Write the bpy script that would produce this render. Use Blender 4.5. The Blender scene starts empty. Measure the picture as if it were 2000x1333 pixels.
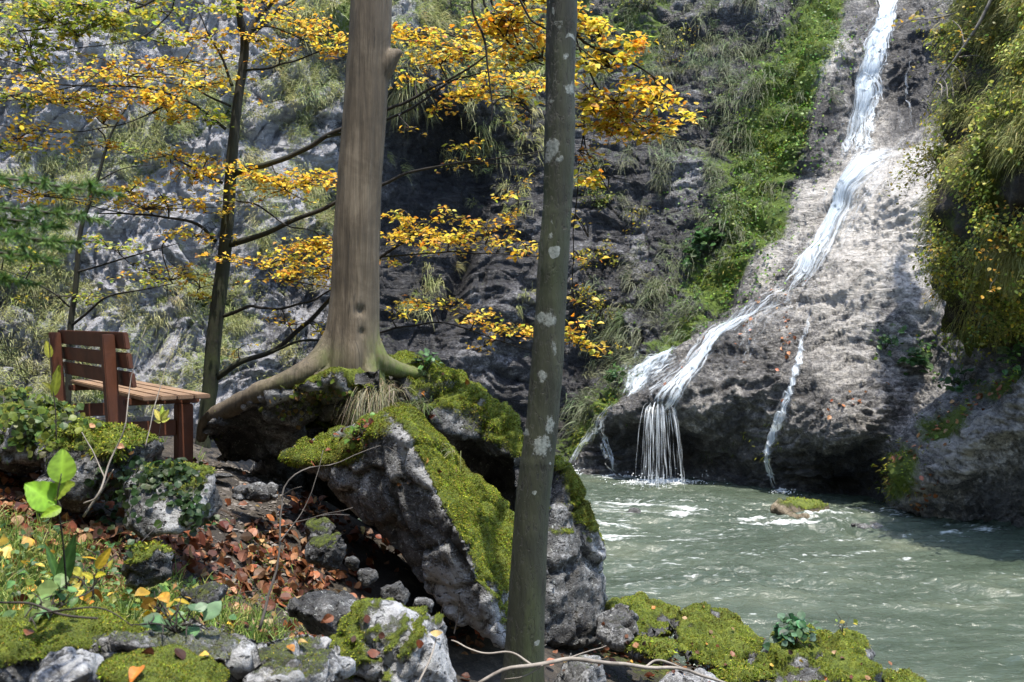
import bpy, bmesh, math
import numpy as np

# ------------------------------------------------------------------ camera, world, sun, exposure
SC = bpy.context.scene
COL = SC.collection
F_PX, CX, HY, CAMZ = 1981.0, 1000.0, 630.0, 2.5      # lens of the photograph (2000 px wide), its horizon, eye height over the river

cam_d = bpy.data.cameras.new("camera")
cam = bpy.data.objects.new("camera", cam_d); COL.objects.link(cam)
cam.location = (0, 0, CAMZ); cam.rotation_euler = (math.pi / 2, 0, 0)
cam_d.sensor_width = 36.0; cam_d.lens = 36.0 * F_PX / 2000.0
cam_d.shift_y = -(666.5 - HY) / 2000.0
cam_d.clip_start = 0.05; cam_d.clip_end = 300
cam_d.dof.use_dof = True; cam_d.dof.focus_distance = 7.5; cam_d.dof.aperture_fstop = 7.1
SC.camera = cam

SUN_DIR = np.array([0.10, -0.20, 0.97]); SUN_DIR /= np.linalg.norm(SUN_DIR)     # towards the sun
w = bpy.data.worlds.new("World"); SC.world = w; w.use_nodes = True
wn = w.node_tree.nodes; wl = w.node_tree.links
sky = wn.new("ShaderNodeTexSky"); sky.sky_type = 'NISHITA'; sky.sun_disc = False
sky.sun_elevation = math.asin(SUN_DIR[2]); sky.sun_rotation = math.atan2(SUN_DIR[0], SUN_DIR[1])
wl.new(sky.outputs[0], wn["Background"].inputs[0]); wn["Background"].inputs[1].default_value = 0.15
sun_d = bpy.data.lights.new("sun", 'SUN'); sun_d.energy = 2.7; sun_d.angle = math.radians(0.5); sun_d.color = (1.0, 0.93, 0.82)
sun = bpy.data.objects.new("sun", sun_d); COL.objects.link(sun)
sun.rotation_euler = (math.acos(SUN_DIR[2]), 0, math.atan2(SUN_DIR[1], SUN_DIR[0]) + math.pi / 2)
sun.location = (6, 2, 20)
SC.view_settings.view_transform = 'Standard'; SC.view_settings.look = 'None'
SC.view_settings.gamma = 1; SC.view_settings.exposure = 1.75
SC.render.engine = 'CYCLES'
SC.cycles.max_bounces = 6; SC.cycles.diffuse_bounces = 3; SC.cycles.glossy_bounces = 2
SC.cycles.transparent_max_bounces = 64; SC.cycles.transmission_bounces = 3
SC.cycles.sample_clamp_indirect = 4.0
SC.cycles.use_denoising = True
try:
    SC.cycles.denoiser = 'OPENIMAGEDENOISE'
except Exception:
    pass

R = np.random.default_rng(11)

def PT(px, py, d):
    """world point seen at photo pixel (px, py), d metres ahead of the camera"""
    px, py, d = np.broadcast_arrays(np.asarray(px, float), np.asarray(py, float), np.asarray(d, float))
    return np.stack([(px - CX) / F_PX * d, d, CAMZ + (HY - py) / F_PX * d], -1)

def unit(v):
    return v / np.maximum(np.linalg.norm(v, axis=-1, keepdims=True), 1e-9)

def sstep(a, b, x):
    t = np.clip((x - a) / (b - a), 0, 1)
    return t * t * (3 - 2 * t)

# ------------------------------------------------------------------ noise
_G = unit(np.random.default_rng(3).normal(size=(256, 3))).astype(np.float32)

def noise(p, seed=0):
    p = np.asarray(p, np.float32)
    i = np.floor(p).astype(np.int64); f = p - i
    u = f * f * f * (f * (f * 6 - 15) + 10)
    out = np.zeros(p.shape[:-1], np.float32)
    for c in range(8):
        o = np.array([c & 1, (c >> 1) & 1, (c >> 2) & 1])
        q = (i + o)
        h = (q[..., 0] * 73856093) ^ (q[..., 1] * 19349663) ^ (q[..., 2] * 83492791) ^ (seed * 2654435761)
        h = (h ^ (h >> 13)) * 1274126177
        g = _G[(h >> 7) & 255]
        d = (g * (f - o)).sum(-1)
        wt = np.where(o, u, 1 - u).prod(-1)
        out += d * wt
    return out * 1.6

def fbm(p, n=4, seed=0, gain=0.5, lac=2.03):
    a, s = 1.0, 0.0
    for k in range(n):
        s = s + a * noise(p, seed + k * 17); p = np.asarray(p) * lac; a *= gain
    return s

def ridged(p, n=4, seed=0, gain=0.5, lac=2.07):
    a, s = 1.0, 0.0
    for k in range(n):
        s = s + a * (1 - 2 * np.abs(noise(p, seed + k * 29))); p = np.asarray(p) * lac; a *= gain
    return s

def facets(p, seed=0, k=0.55):
    """broken-block relief: every cell is a tilted flat facet; second value is near 0 along the cracks between blocks"""
    p = np.asarray(p, np.float32); sh = p.shape[:-1]; p = p.reshape(-1, 3)
    i = np.floor(p).astype(np.int64); f1 = np.full(len(p), 9., np.float32); f2 = f1.copy(); val = np.zeros(len(p), np.float32)
    for dx in (-1, 0, 1):
        for dy in (-1, 0, 1):
            for dz in (-1, 0, 1):
                c = i + np.array([dx, dy, dz]); h = (c[:, 0] * 73856093) ^ (c[:, 1] * 19349663) ^ (c[:, 2] * 83492791) ^ (seed * 2654435761); h = (h ^ (h >> 13)) * 1274126177
                q = c + 0.5 + _G[(h >> 5) & 255] * 0.55; v = p - q; d = (v * v).sum(1)
                w_ = (v * _G[(h >> 11) & 255]).sum(1) * k + ((h >> 19) & 255) / 255. - .5
                a = d < f1; f2 = np.where(a, f1, np.minimum(f2, d)); val = np.where(a, w_, val); f1 = np.minimum(f1, d)
    return val.reshape(sh), (np.sqrt(f2) - np.sqrt(f1)).reshape(sh)

def saw(x):
    """a ledge profile: slow rise, sharp undercut"""
    x = x % 1.0
    return np.where(x < .82, x / .82, (1 - x) / .18)

# ------------------------------------------------------------------ mesh helpers
def tag(o, label=None, cat=None, group=None, kind=None):
    if label: o['label'] = label
    if cat: o['category'] = cat
    if group: o['group'] = group
    if kind: o['kind'] = kind
    return o

def empty(name, loc, label, cat, group=None):
    o = bpy.data.objects.new(name, None); COL.objects.link(o)
    o.location = [float(v) for v in loc]; o.empty_display_size = 0.2
    return tag(o, label, cat, group)

def mesh(name, V, Fs, mat, parent=None, loc=None, smooth=True, attrs=None, colors=None, uv=None):
    """V (n,3) world coordinates; Fs: list of (m,k) face arrays. Verts are stored relative to loc, or to the parent thing's base."""
    V = np.asarray(V, np.float32)
    Fs = [np.asarray(f, np.int32) for f in (Fs if isinstance(Fs, list) else [Fs]) if len(f)]
    base = np.zeros(3)
    if parent is not None:
        q = parent
        while q is not None:
            base = base + np.array(q.location); q = q.parent
    elif loc is not None:
        base = np.asarray(loc, float)
    me = bpy.data.meshes.new(name)
    me.vertices.add(len(V)); me.vertices.foreach_set("co", (V - base).astype(np.float32).ravel())
    li = np.concatenate([f.ravel() for f in Fs]); sizes = np.concatenate([np.full(len(f), f.shape[1], np.int32) for f in Fs])
    me.loops.add(len(li)); me.loops.foreach_set("vertex_index", li)
    me.polygons.add(len(sizes))
    st = np.concatenate([[0], np.cumsum(sizes)[:-1]]).astype(np.int32)
    me.polygons.foreach_set("loop_start", st)
    try:
        me.polygons.foreach_set("loop_total", sizes)
    except Exception:
        pass
    me.polygons.foreach_set("use_smooth", np.full(len(sizes), bool(smooth)))
    for k, a in (attrs or {}).items():
        at = me.attributes.new(k, 'FLOAT', 'POINT'); at.data.foreach_set("value", np.asarray(a, np.float32).ravel())
    if colors is not None:
        c = np.ones((len(V), 4), np.float32); c[:, :3] = colors
        at = me.attributes.new("col", 'FLOAT_COLOR', 'POINT'); at.data.foreach_set("color", c.ravel())
    if uv is not None:
        ul = me.uv_layers.new(name="flow"); ul.data.foreach_set("uv", np.asarray(uv, np.float32)[li].ravel())
    me.update(calc_edges=True); me.validate()
    me.materials.append(mat)
    o = bpy.data.objects.new(name, me); COL.objects.link(o)
    if parent is not None:
        o.parent = parent
    elif loc is not None:
        o.location = [float(v) for v in loc]
    return o

def grid_faces(ny, nx):
    a = (np.arange(ny - 1)[:, None] * nx + np.arange(nx - 1)[None]).ravel()
    return np.stack([a, a + 1, a + nx + 1, a + nx], -1)

def grid_normals(Pg):
    du = np.gradient(Pg, axis=1); dv = np.gradient(Pg, axis=0)
    n = unit(np.cross(du, dv))
    return n

def tube(path, rad, sides=8, cap=True):
    path = np.asarray(path, float); rad = np.broadcast_to(np.asarray(rad, float), (len(path),))
    t = unit(np.gradient(path, axis=0))
    ref = np.array([0.31, 0.22, 0.92]) if abs(t[0, 2]) < 0.8 else np.array([0.93, 0.3, 0.1])
    a = unit(np.cross(t, ref)); b = np.cross(t, a)
    th = np.linspace(0, 2 * np.pi, sides, endpoint=False)
    V = path[:, None] + rad[:, None, None] * (np.cos(th)[None, :, None] * a[:, None] + np.sin(th)[None, :, None] * b[:, None])
    n = len(path)
    i = np.arange(n - 1)[:, None] * sides; j = np.arange(sides)[None]; j2 = (j + 1) % sides
    Fq = np.stack([i + j, i + j2, i + sides + j2, i + sides + j], -1).reshape(-1, 4)
    V = V.reshape(-1, 3)
    Ft = np.zeros((0, 3), int)
    if cap:
        V = np.vstack([V, path[:1], path[-1:]])
        k = np.arange(sides); k2 = (k + 1) % sides
        Ft = np.vstack([np.stack([k2, k, np.full(sides, n * sides)], -1), np.stack([(n - 1) * sides + k, (n - 1) * sides + k2, np.full(sides, n * sides + 1)], -1)])
    return V, Fq, Ft

class MB:
    def __init__(s): s.V = []; s.Q = []; s.T = []; s.C = []; s.n = 0
    def add(s, V, Q=None, T=None, col=None):
        if Q is not None and len(Q): s.Q.append(np.asarray(Q) + s.n)
        if T is not None and len(T): s.T.append(np.asarray(T) + s.n)
        V = np.asarray(V, float)
        s.V.append(V); s.n += len(V)
        s.C.append(np.broadcast_to(np.asarray(col if col is not None else (1, 1, 1), float), (len(V), 3)))
    def tube(s, path, rad, sides=7, col=None):
        s.add(*tube(path, rad, sides), col=col)
    def build(s, name, mat, parent=None, loc=None, smooth=True):
        fs = ([np.concatenate(s.Q)] if s.Q else []) + ([np.concatenate(s.T)] if s.T else [])
        return mesh(name, np.concatenate(s.V), fs, mat, parent, loc, smooth, colors=np.concatenate(s.C))

def spline(pts, n):
    """Catmull-Rom through pts (any number of columns)"""
    p = np.asarray(pts, float)
    if len(p) < 3:
        t = np.linspace(0, 1, n)[:, None]; return p[0] * (1 - t) + p[-1] * t
    q = np.vstack([2 * p[0] - p[1], p, 2 * p[-1] - p[-2]])
    u = np.linspace(0, len(p) - 1 - 1e-6, n); i = u.astype(int); t = (u - i)[:, None]
    a, b, c, d = q[i], q[i + 1], q[i + 2], q[i + 3]
    return 0.5 * (2 * b + (c - a) * t + (2 * a - 5 * b + 4 * c - d) * t**2 + (3 * b - a - 3 * c + d) * t**3)

def tps(ctrl, q, lam=1e-4):
    c = np.asarray(ctrl, float); X = c[:, :2]; y = c[:, 2]; n = len(c)
    def K(d2): return np.where(d2 > 1e-12, 0.5 * d2 * np.log(np.maximum(d2, 1e-12)), 0)
    A = np.zeros((n + 3, n + 3)); A[:n, :n] = K(((X[:, None] - X[None])**2).sum(-1)) + lam * np.eye(n)
    A[:n, n] = 1; A[:n, n + 1:] = X; A[n, :n] = 1; A[n + 1:, :n] = X.T
    s = np.linalg.solve(A, np.concatenate([y, np.zeros(3)]))
    q = np.asarray(q, float); out = np.empty(len(q))
    for k in range(0, len(q), 20000):
        b = q[k:k + 20000]
        out[k:k + 20000] = K(((b[:, None] - X[None])**2).sum(-1)) @ s[:n] + s[n] + b @ s[n + 1:]
    return out

def frames(nrm, yaw):
    """orthonormal x, y, z=nrm with random yaw"""
    ref = np.where(np.abs(nrm[:, 2:3]) < 0.9, np.array([[0, 0, 1.0]]), np.array([[1.0, 0, 0]]))
    a = unit(np.cross(ref, nrm)); b = np.cross(nrm, a)
    c, s = np.cos(yaw)[:, None], np.sin(yaw)[:, None]
    return a * c + b * s, -a * s + b * c, nrm

# leaf template: x across, y along, z up; folded on the midrib and curved
_LV = np.array([[0, 0, 0], [-.30, .28, .07], [0, .33, 0], [.30, .28, .07], [-.33, .62, .05], [0, .66, -.02], [.33, .62, .05], [0, 1.0, -.10]])
_LT = np.array([[0, 2, 1], [0, 3, 2], [1, 2, 5], [1, 5, 4], [2, 3, 6], [2, 6, 5], [4, 5, 7], [5, 6, 7]])

_rows = [(.10, .13), (.26, .29), (.46, .37), (.66, .32), (.84, .18)]
_FV = np.array([[0, 0, 0]] + [v for y_, w_ in _rows for v in ([-w_, y_, .16 * w_ - .12 * y_ * y_ + .02], [0, y_ + .02, -.10 * y_ * y_], [w_, y_, .16 * w_ - .12 * y_ * y_ - .02])] + [[0.02, 1.0, -.14]])
_FT = np.array([[0, 2, 1], [0, 3, 2]] + [t for r in range(4) for b in [1 + 3 * r] for t in ([b, b + 1, b + 4], [b, b + 4, b + 3], [b + 1, b + 2, b + 5], [b + 1, b + 5, b + 4])] + [[13, 14, 16], [14, 15, 16]])

def leaves(pos, nrm, yaw, size, col, width=1.0, curl=1.0, fine=False):
    LV, LT = (_FV, _FT) if fine else (_LV, _LT); nv = len(LV)
    x, y, z = frames(unit(nrm), yaw)
    size = np.broadcast_to(np.asarray(size, float), (len(pos),))
    T = LV * np.array([width, 1, 1])
    cz = np.broadcast_to(np.asarray(curl, float), (len(pos),))
    V = pos[:, None] + size[:, None, None] * (T[None, :, 0:1] * x[:, None] + T[None, :, 1:2] * y[:, None] + T[None, :, 2:3] * cz[:, None, None] * z[:, None])
    T3 = (LT[None] + (np.arange(len(pos)) * nv)[:, None, None]).reshape(-1, 3)
    C = np.repeat(np.broadcast_to(col, (len(pos), 3)), nv, 0)
    if fine: C = np.clip(C * (1 + .22 * R.normal(size=(len(C), 1))), 0, 1)
    return V.reshape(-1, 3), T3, C

def blades(base, dirs, length, width, droop, col, segs=3, tip=None):
    """arching blades of grass: base points, start directions, droop towards the ground"""
    n = len(base); s = np.linspace(0, 1, segs + 1)
    L = np.broadcast_to(length, (n,))[:, None, None]; W = np.broadcast_to(width, (n,)); D = np.broadcast_to(droop, (n,))
    dirs = unit(dirs)
    c = base[:, None] + dirs[:, None] * L * s[None, :, None] + np.array([0, 0, -1.0]) * L * (s**2)[None, :, None] * D[:, None, None]
    side = unit(np.cross(dirs, R.normal(size=(n, 3))))
    wt = (1 - s**2 * 0.92)[None, :, None] * W[:, None, None] * 0.5
    V = np.stack([c - side[:, None] * wt, c + side[:, None] * wt], 2).reshape(n, -1, 3)
    k = np.arange(segs) * 2
    q = np.stack([k, k + 1, k + 3, k + 2], -1)
    Q = (q[None] + (np.arange(n) * 2 * (segs + 1))[:, None, None]).reshape(-1, 4)
    C = np.repeat(np.broadcast_to(col, (n, 3)), 2 * (segs + 1), 0).reshape(n, segs + 1, 2, 3).copy()
    if tip is not None:
        C = C * (1 - s[None, :, None, None]) + np.asarray(tip) * s[None, :, None, None]
    return V.reshape(-1, 3), Q, C.reshape(-1, 3)

def pick(pal, n, jit=0.15, p=None):
    pal = np.asarray(pal, float)
    c = pal[R.choice(len(pal), n, p=p)]
    return np.clip(c * (1 + R.normal(0, jit, (n, 1))) * (1 + R.normal(0, jit * 0.4, (n, 3))), 0, 1)

# ------------------------------------------------------------------ materials
class NT:
    def __init__(s, name):
        s.m = bpy.data.materials.new(name); s.m.use_nodes = True
        s.t = s.m.node_tree; s.n = s.t.nodes; s.l = s.t.links
        s.b = s.n["Principled BSDF"]; s.out = s.n["Material Output"]
    def new(s, typ, **kw):
        nd = s.n.new(typ)
        for k, v in kw.items(): setattr(nd, k, v)
        return nd
    def link(s, a, b): s.l.new(a, b)
    def val(s, x, sock):
        if isinstance(x, (int, float)): sock.default_value = x
        elif isinstance(x, (tuple, list)): sock.default_value = (*x, 1) if len(x) == 3 and sock.type == 'RGBA' else x
        else: s.link(x, sock)
    def coord(s, scale=(1, 1, 1), rot=(0, 0, 0)):
        tc = s.new("ShaderNodeTexCoord"); mp = s.new("ShaderNodeMapping")
        mp.inputs["Scale"].default_value = scale; mp.inputs["Rotation"].default_value = rot
        s.link(tc.outputs["Object"], mp.inputs["Vector"]); return mp.outputs[0]
    def noise(s, vec, scale, detail=6, rough=0.6, dist=0.0):
        nd = s.new("ShaderNodeTexNoise"); s.link(vec, nd.inputs["Vector"])
        nd.inputs["Scale"].default_value = scale; nd.inputs["Detail"].default_value = detail
        nd.inputs["Roughness"].default_value = rough; nd.inputs["Distortion"].default_value = dist
        return nd.outputs["Fac"]
    def voro(s, vec, scale, feature='F1'):
        nd = s.new("ShaderNodeTexVoronoi", feature=feature); s.link(vec, nd.inputs["Vector"]); nd.inputs["Scale"].default_value = scale
        return nd.outputs["Distance"]
    def math(s, op, a, b=0.0, clamp=False):
        nd = s.new("ShaderNodeMath", operation=op, use_clamp=clamp); s.val(a, nd.inputs[0]); s.val(b, nd.inputs[1]); return nd.outputs[0]
    def ramp(s, fac, stops):
        nd = s.new("ShaderNodeValToRGB"); e = nd.color_ramp.elements
        while len(e) < len(stops): e.new(0.5)
        for el, (p, c) in zip(e, stops):
            el.position = p; el.color = (c, c, c, 1) if isinstance(c, (int, float)) else (*c, 1)
        s.link(fac, nd.inputs[0]); return nd.outputs[0]
    def mix(s, fac, a, b, blend='MIX'):
        nd = s.new("ShaderNodeMix", data_type='RGBA', blend_type=blend)
        s.val(fac, nd.inputs[0]); s.val(a, nd.inputs[6]); s.val(b, nd.inputs[7]); return nd.outputs[2]
    def attr(s, name, color=False):
        nd = s.new("ShaderNodeAttribute", attribute_name=name); return nd.outputs["Color" if color else "Fac"]
    def bump(s, h, strength, dist, prev=None):
        nd = s.new("ShaderNodeBump"); nd.inputs["Strength"].default_value = strength; nd.inputs["Distance"].default_value = dist
        s.link(h, nd.inputs["Height"])
        if prev is not None: s.link(prev, nd.inputs["Normal"])
        return nd.outputs[0]
    def set(s, **kw):
        for k, v in kw.items(): s.val(v, s.b.inputs[k.replace("_", " ")])
        return s.m

def rock_material(name, scale, dark, mid, pale, rough=0.55, lichen=0.3, bumpd=0.03, moss=((.030, .044, .007), (.12, .16, .016), (.27, .30, .038)), stain=(.05, .035, .02), strata=0.0, pits=0.0):
    m = NT(name); v = m.coord()
    n1 = m.noise(v, 1.3 * scale, 9, 0.66, 0.4); n2 = m.noise(v, 7 * scale, 8, 0.7); n3 = m.noise(v, 30 * scale, 6, 0.7)
    tone = m.attr("tone")
    f = m.math('ADD', m.math('MULTIPLY', n1, 0.36), m.math('ADD', m.math('MULTIPLY', n2, 0.36), m.math('MULTIPLY', n3, 0.28)))
    f = m.math('ADD', m.math('ADD', m.math('MULTIPLY', m.math('SUBTRACT', f, 0.5), 1.9), 0.47), tone)
    c = m.ramp(f, [(0.30, dark), (0.50, mid), (0.66, pale), (0.85, tuple(min(1, x * 1.25) for x in pale))])
    nz = m.new("ShaderNodeTexNoise"); m.link(v, nz.inputs["Vector"]); nz.inputs["Scale"].default_value = 2.2 * scale; nz.inputs["Detail"].default_value = 5
    vd = m.new("ShaderNodeVectorMath", operation='MULTIPLY_ADD'); m.link(nz.outputs["Color"], vd.inputs[0]); vd.inputs[1].default_value = (.9 / scale, .9 / scale, .5 / scale); m.link(m.coord((1, 1, 1.8), (0.3, 0.5, 0.2)), vd.inputs[2])
    crk = m.ramp(m.voro(vd.outputs[0], 1.7 * scale, 'DISTANCE_TO_EDGE'), [(0.0, 0.0), (0.03, 1.0)])
    crk = m.math('MAXIMUM', crk, m.ramp(n1, [(0.40, 0.0), (0.50, 1.0)]))
    c = m.mix(m.math('SUBTRACT', 1.0, crk), c, (dark[0] * .5, dark[1] * .5, dark[2] * .5))
    c = m.mix(m.ramp(m.noise(v, 3.1 * scale, 5, 0.6), [(0.60, 0.0), (0.74, 0.55)]), c, stain)
    if lichen:
        ln = m.ramp(m.noise(v, 16 * scale, 4, 0.75, 0.8), [(0.60, 0.0), (0.66, lichen)])
        c = m.mix(ln, c, (.50, .53, .50))
    if pits:
        pv = m.math('MULTIPLY', m.ramp(m.voro(vd.outputs[0], 8.0 * scale), [(0.10, 1.0), (0.30, 0.0)]), m.ramp(n1, [(0.40, 0.0), (0.56, pits)]))
        c = m.mix(pv, c, dark)
    if strata:
        sn = m.noise(m.coord((.9, .9, 3.2), (0.0, 0.30, 0.1)), 3.0 * scale, 10, 0.72, 1.2)
        c = m.mix(m.ramp(sn, [(0.34, strata), (0.50, 0.0)]), c, dark)
    mo = m.attr("moss")
    mm = m.math('ADD', mo, m.math('MULTIPLY', m.math('SUBTRACT', m.noise(v, 14 * scale, 7, 0.75), 0.5), 1.1))
    mm = m.ramp(mm, [(0.40, 0.0), (0.66, 1.0)])
    mn = m.math('ADD', m.math('MULTIPLY', m.noise(v, 5 * scale, 6, 0.7), 0.6), m.math('MULTIPLY', m.noise(v, 60 * scale, 5, 0.8), 0.4))
    mc = m.ramp(mn, [(0.32, moss[0]), (0.50, moss[1]), (0.66, moss[2])])
    col = m.mix(mm, c, mc)
    h = m.math('ADD', m.math('MULTIPLY', n2, 0.5), m.math('ADD', m.math('MULTIPLY', n3, 0.35), m.math('MULTIPLY', crk, 0.25)))
    b1 = m.bump(h, 1.0, bumpd)
    if strata: b1 = m.bump(sn, 1.0, bumpd * 2.2, b1)
    if pits: b1 = m.bump(m.math('SUBTRACT', 1.0, pv), 1.0, bumpd, b1)
    b2 = m.bump(m.math('MULTIPLY', mm, m.noise(v, 90 * scale, 5, 0.8)), 0.8, bumpd * 0.9, b1)
    rg = m.math('ADD', m.math('MULTIPLY', mm, 0.4), m.math('ADD', rough - 0.15, m.math('MULTIPLY', n2, 0.3)), True)
    return m.set(Base_Color=col, Roughness=rg, Normal=b2)

def leaf_material(name, trans=0.5, rough=0.45, spec=0.4, vein=True):
    m = NT(name); c = m.attr("col", True)
    n = m.noise(m.coord(), 60, 3, 0.6)
    c = m.mix(0.35, c, m.mix(1.0, c, m.ramp(n, [(0.3, 0.55), (0.7, 1.25)]), 'MULTIPLY'))
    m.set(Base_Color=c, Roughness=rough, Specular_IOR_Level=spec)
    tr = m.new("ShaderNodeBsdfTranslucent"); m.link(c, tr.inputs[0])
    mx = m.new("ShaderNodeMixShader"); mx.inputs[0].default_value = trans
    m.link(m.b.outputs[0], mx.inputs[1]); m.link(tr.outputs[0], mx.inputs[2]); m.link(mx.outputs[0], m.out.inputs[0])
    return m.m

def wood_material(name, a, b, scale=(14, 14, 1.2), bumpd=0.01, rough=0.75, green=None):
    m = NT(name); v = m.coord(scale); v1 = m.coord()
    n = m.noise(v, 1.6, 8, 0.65, 0.6); n2 = m.noise(v1, 3, 5, 0.6)
    c = m.ramp(m.math('ADD', m.math('MULTIPLY', n, 0.6), m.math('MULTIPLY', n2, 0.4)), [(0.34, a), (0.62, b)])
    if green:
        g = m.math('MULTIPLY', m.attr("moss"), m.ramp(m.noise(v1, 9, 7, 0.75), [(0.35, 0.1), (0.62, 1.0)]))
        c = m.mix(g, c, green)
    return m.set(Base_Color=c, Roughness=rough, Normal=m.bump(n, 0.8, bumpd))

M = {}
M['cliff'] = rock_material("cliff_rock", 1.0, (.020, .021, .026), (.090, .090, .098), (.40, .40, .42), rough=0.42, lichen=0.25, bumpd=0.09, strata=.45, moss=((.030, .050, .009), (.11, .18, .020), (.24, .32, .045)))
M['rock'] = rock_material("boulder_rock", 3.2, (.014, .014, .014), (.075, .075, .074), (.31, .315, .32), rough=0.62, lichen=0.6, bumpd=0.028, pits=.9)
M['earth'] = rock_material("earth", 2.5, (.012, .010, .008), (.035, .028, .020), (.10, .085, .065), rough=0.85, lichen=0.0, bumpd=0.03)
M['leaf'] = leaf_material("leaf", 0.5)
M['litter'] = leaf_material("dry_leaf", 0.2, 0.55, 0.35)
M['grass'] = leaf_material("grass_blade", 0.35, 0.5, 0.3)
M['moss'] = leaf_material("moss_tuft", 0.25, 0.8, 0.1)

# ------------------------------------------------------------------ the gorge wall with the waterfall rock
CTRL = [(-500,1100,12.5),(-100,1060,13.6),(300,1010,14.8),(600,985,15.8),(850,960,17),(1050,935,17.8),(1120,922,17.1),(1290,945,16.3),(1420,950,15.9),
 (1530,960,15.2),(1650,975,14.5),(1720,985,14.0),(1760,1000,13.4),(1850,1010,13.0),(2000,1032,12.3),(2400,1110,10.5),
 (-500,1180,12.6),(-100,1180,13.7),(300,1180,14.9),(600,1180,15.9),(850,1180,17),(1050,1180,17.8),(1290,1180,16.4),(1530,1180,15.3),(1720,1180,14.1),(2000,1180,12.4),(2400,1200,10.6),
 (1290,860,16.7),(1290,785,15.5),(1250,800,15.8),(1200,770,16.4),(1150,860,17.2),(1420,880,16.0),(1420,800,15.3),(1530,880,15.0),(1650,930,14.9),(1640,870,13.9),
 (1720,780,14.1),(1790,920,12.6),(1880,830,12.0),(1980,720,11.6),(1735,905,14.0),(1820,820,13.7),(1900,745,13.4),(1900,950,12.3),(2000,900,11.9),(2000,990,12.7),
 (1900,660,13.9),(2000,620,13.6),(2100,650,13.2),
 (1400,700,15.6),(1500,620,15.8),(1600,700,14.9),(1700,650,14.8),(1600,550,15.9),(1650,450,16.4),(1750,450,15.8),(1700,350,16.8),(1800,300,16.6),(1850,350,16.0),(1830,500,15.2),
 (1350,640,16.6),(1450,540,16.8),(1550,430,17.4),(1640,350,17.9),
 (1700,275,18.7),(1650,250,18.5),(1780,225,18.9),(1850,200,18.2),(1700,100,19.3),(1640,60,19.2),(1750,0,19.8),(1850,50,18.8),(1720,-150,21.5),(1900,-150,20),(1720,-450,25),
 (2100,-200,17),(2100,200,15.5),(2400,-300,14.5),(2400,400,12.5),(2400,800,11.2),
 (1600,200,18.3),(1600,300,17.9),(1560,350,18.0),
 (1530,250,18.4),(1450,400,17.9),(1380,520,17.4),(1280,620,17.4),(1200,740,17.6),(1130,850,17.5),(1500,80,20),(1550,-50,21),(1400,200,19.5),(1400,0,21),(1300,-300,25),(1550,-450,26),
 (1050,800,18.5),(1100,700,18.8),(1150,600,19),(1200,500,19),(1250,380,19.3),(1250,300,19.6),(1300,150,20.3),(1250,0,21.5),
 (1000,600,18.8),(1000,400,19.4),(900,500,19),(850,300,19.7),(950,280,20.0),(760,260,19.0),(850,185,18.4),(950,200,19.2),(1000,100,20.3),(1000,0,21),(850,0,19.6),(1000,-300,23),
 (700,900,16.5),(750,650,17.8),(700,450,18.2),(680,250,18),(700,100,18.2),(700,-100,19.2),(700,-450,23),
 (450,800,15.8),(450,550,16.4),(450,300,16.9),(450,100,17.4),(450,-150,18.6),(450,-450,21),
 (150,800,14.7),(150,550,15.2),(150,300,15.6),(150,100,16),(150,-150,17),(150,-450,19),
 (-200,700,13.5),(-200,300,14.2),(-200,0,15),(-500,600,12),(-500,100,13),(-500,-400,15.5)]
gx = np.concatenate([np.arange(-500, -20, 16), np.arange(-20, 2021, 3.0), np.arange(2030, 2401, 16)])
gy = np.concatenate([np.arange(-450, -20, 16), np.arange(-20, 1061, 3.0), np.arange(1070, 1160, 16)])
GX, GY = np.meshgrid(gx, gy)
cs = np.array(CTRL, float); cs[:, :2] /= 1000
cg_x = np.arange(-500, 2401, 10.0); cg_y = np.arange(-450, 1161, 10.0)          # smooth base on a coarse grid, then bilinear
cq = np.stack(np.meshgrid(cg_x, cg_y), -1).reshape(-1, 2) / 1000
cd = tps(cs, cq, 3e-4).reshape(len(cg_y), len(cg_x))

def bil(A, ax, ay, x, y):
    fx = np.clip(np.interp(x, ax, np.arange(len(ax))), 0, len(ax) - 1.001); fy = np.clip(np.interp(y, ay, np.arange(len(ay))), 0, len(ay) - 1.001)
    i = fx.astype(int); j = fy.astype(int); u = fx - i; v = fy - j
    if A.ndim == 3: u = u[..., None]; v = v[..., None]
    return (A[j, i] * (1 - u) + A[j, i + 1] * u) * (1 - v) + (A[j + 1, i] * (1 - u) + A[j + 1, i + 1] * u) * v

DG = bil(cd, cg_x, cg_y, GX, GY)
PG = PT(GX, GY, DG)
NG = grid_normals(PG); NG *= -np.sign((NG * PG).sum(-1, keepdims=True) - NG[..., 2:3] * CAMZ)     # faces the gorge

def blobs(px, py, lst):
    s = np.zeros_like(px, dtype=float)
    for (x, y, rx, ry, a, wgt) in lst:
        c, sn = math.cos(math.radians(a)), math.sin(math.radians(a))
        dx, dy = px - x, py - y
        u = (dx * c + dy * sn) / rx; v = (-dx * sn + dy * c) / ry
        s = np.maximum(s, wgt * np.exp(-(u * u + v * v)))
    return s

# how much each pattern of rock shows where
wLeft = 1 - sstep(620, 860, GX + 0.25 * (GY - 400))
edgeB = np.interp(GY, [-450, 0, 60, 230, 350, 430, 540, 640, 770, 925, 1160], [1640, 1640, 1630, 1585, 1560, 1530, 1440, 1350, 1200, 1118, 1118])
wApr = sstep(-25, 25, GX - edgeB)
wMid = np.clip(1 - wLeft - wApr, 0, 1)
wpx = np.stack([noise(PG * 0.9, 301), noise(PG * 0.9, 302), noise(PG * 0.9, 303)], -1)
Pw = PG + 0.35 * wpx

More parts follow.
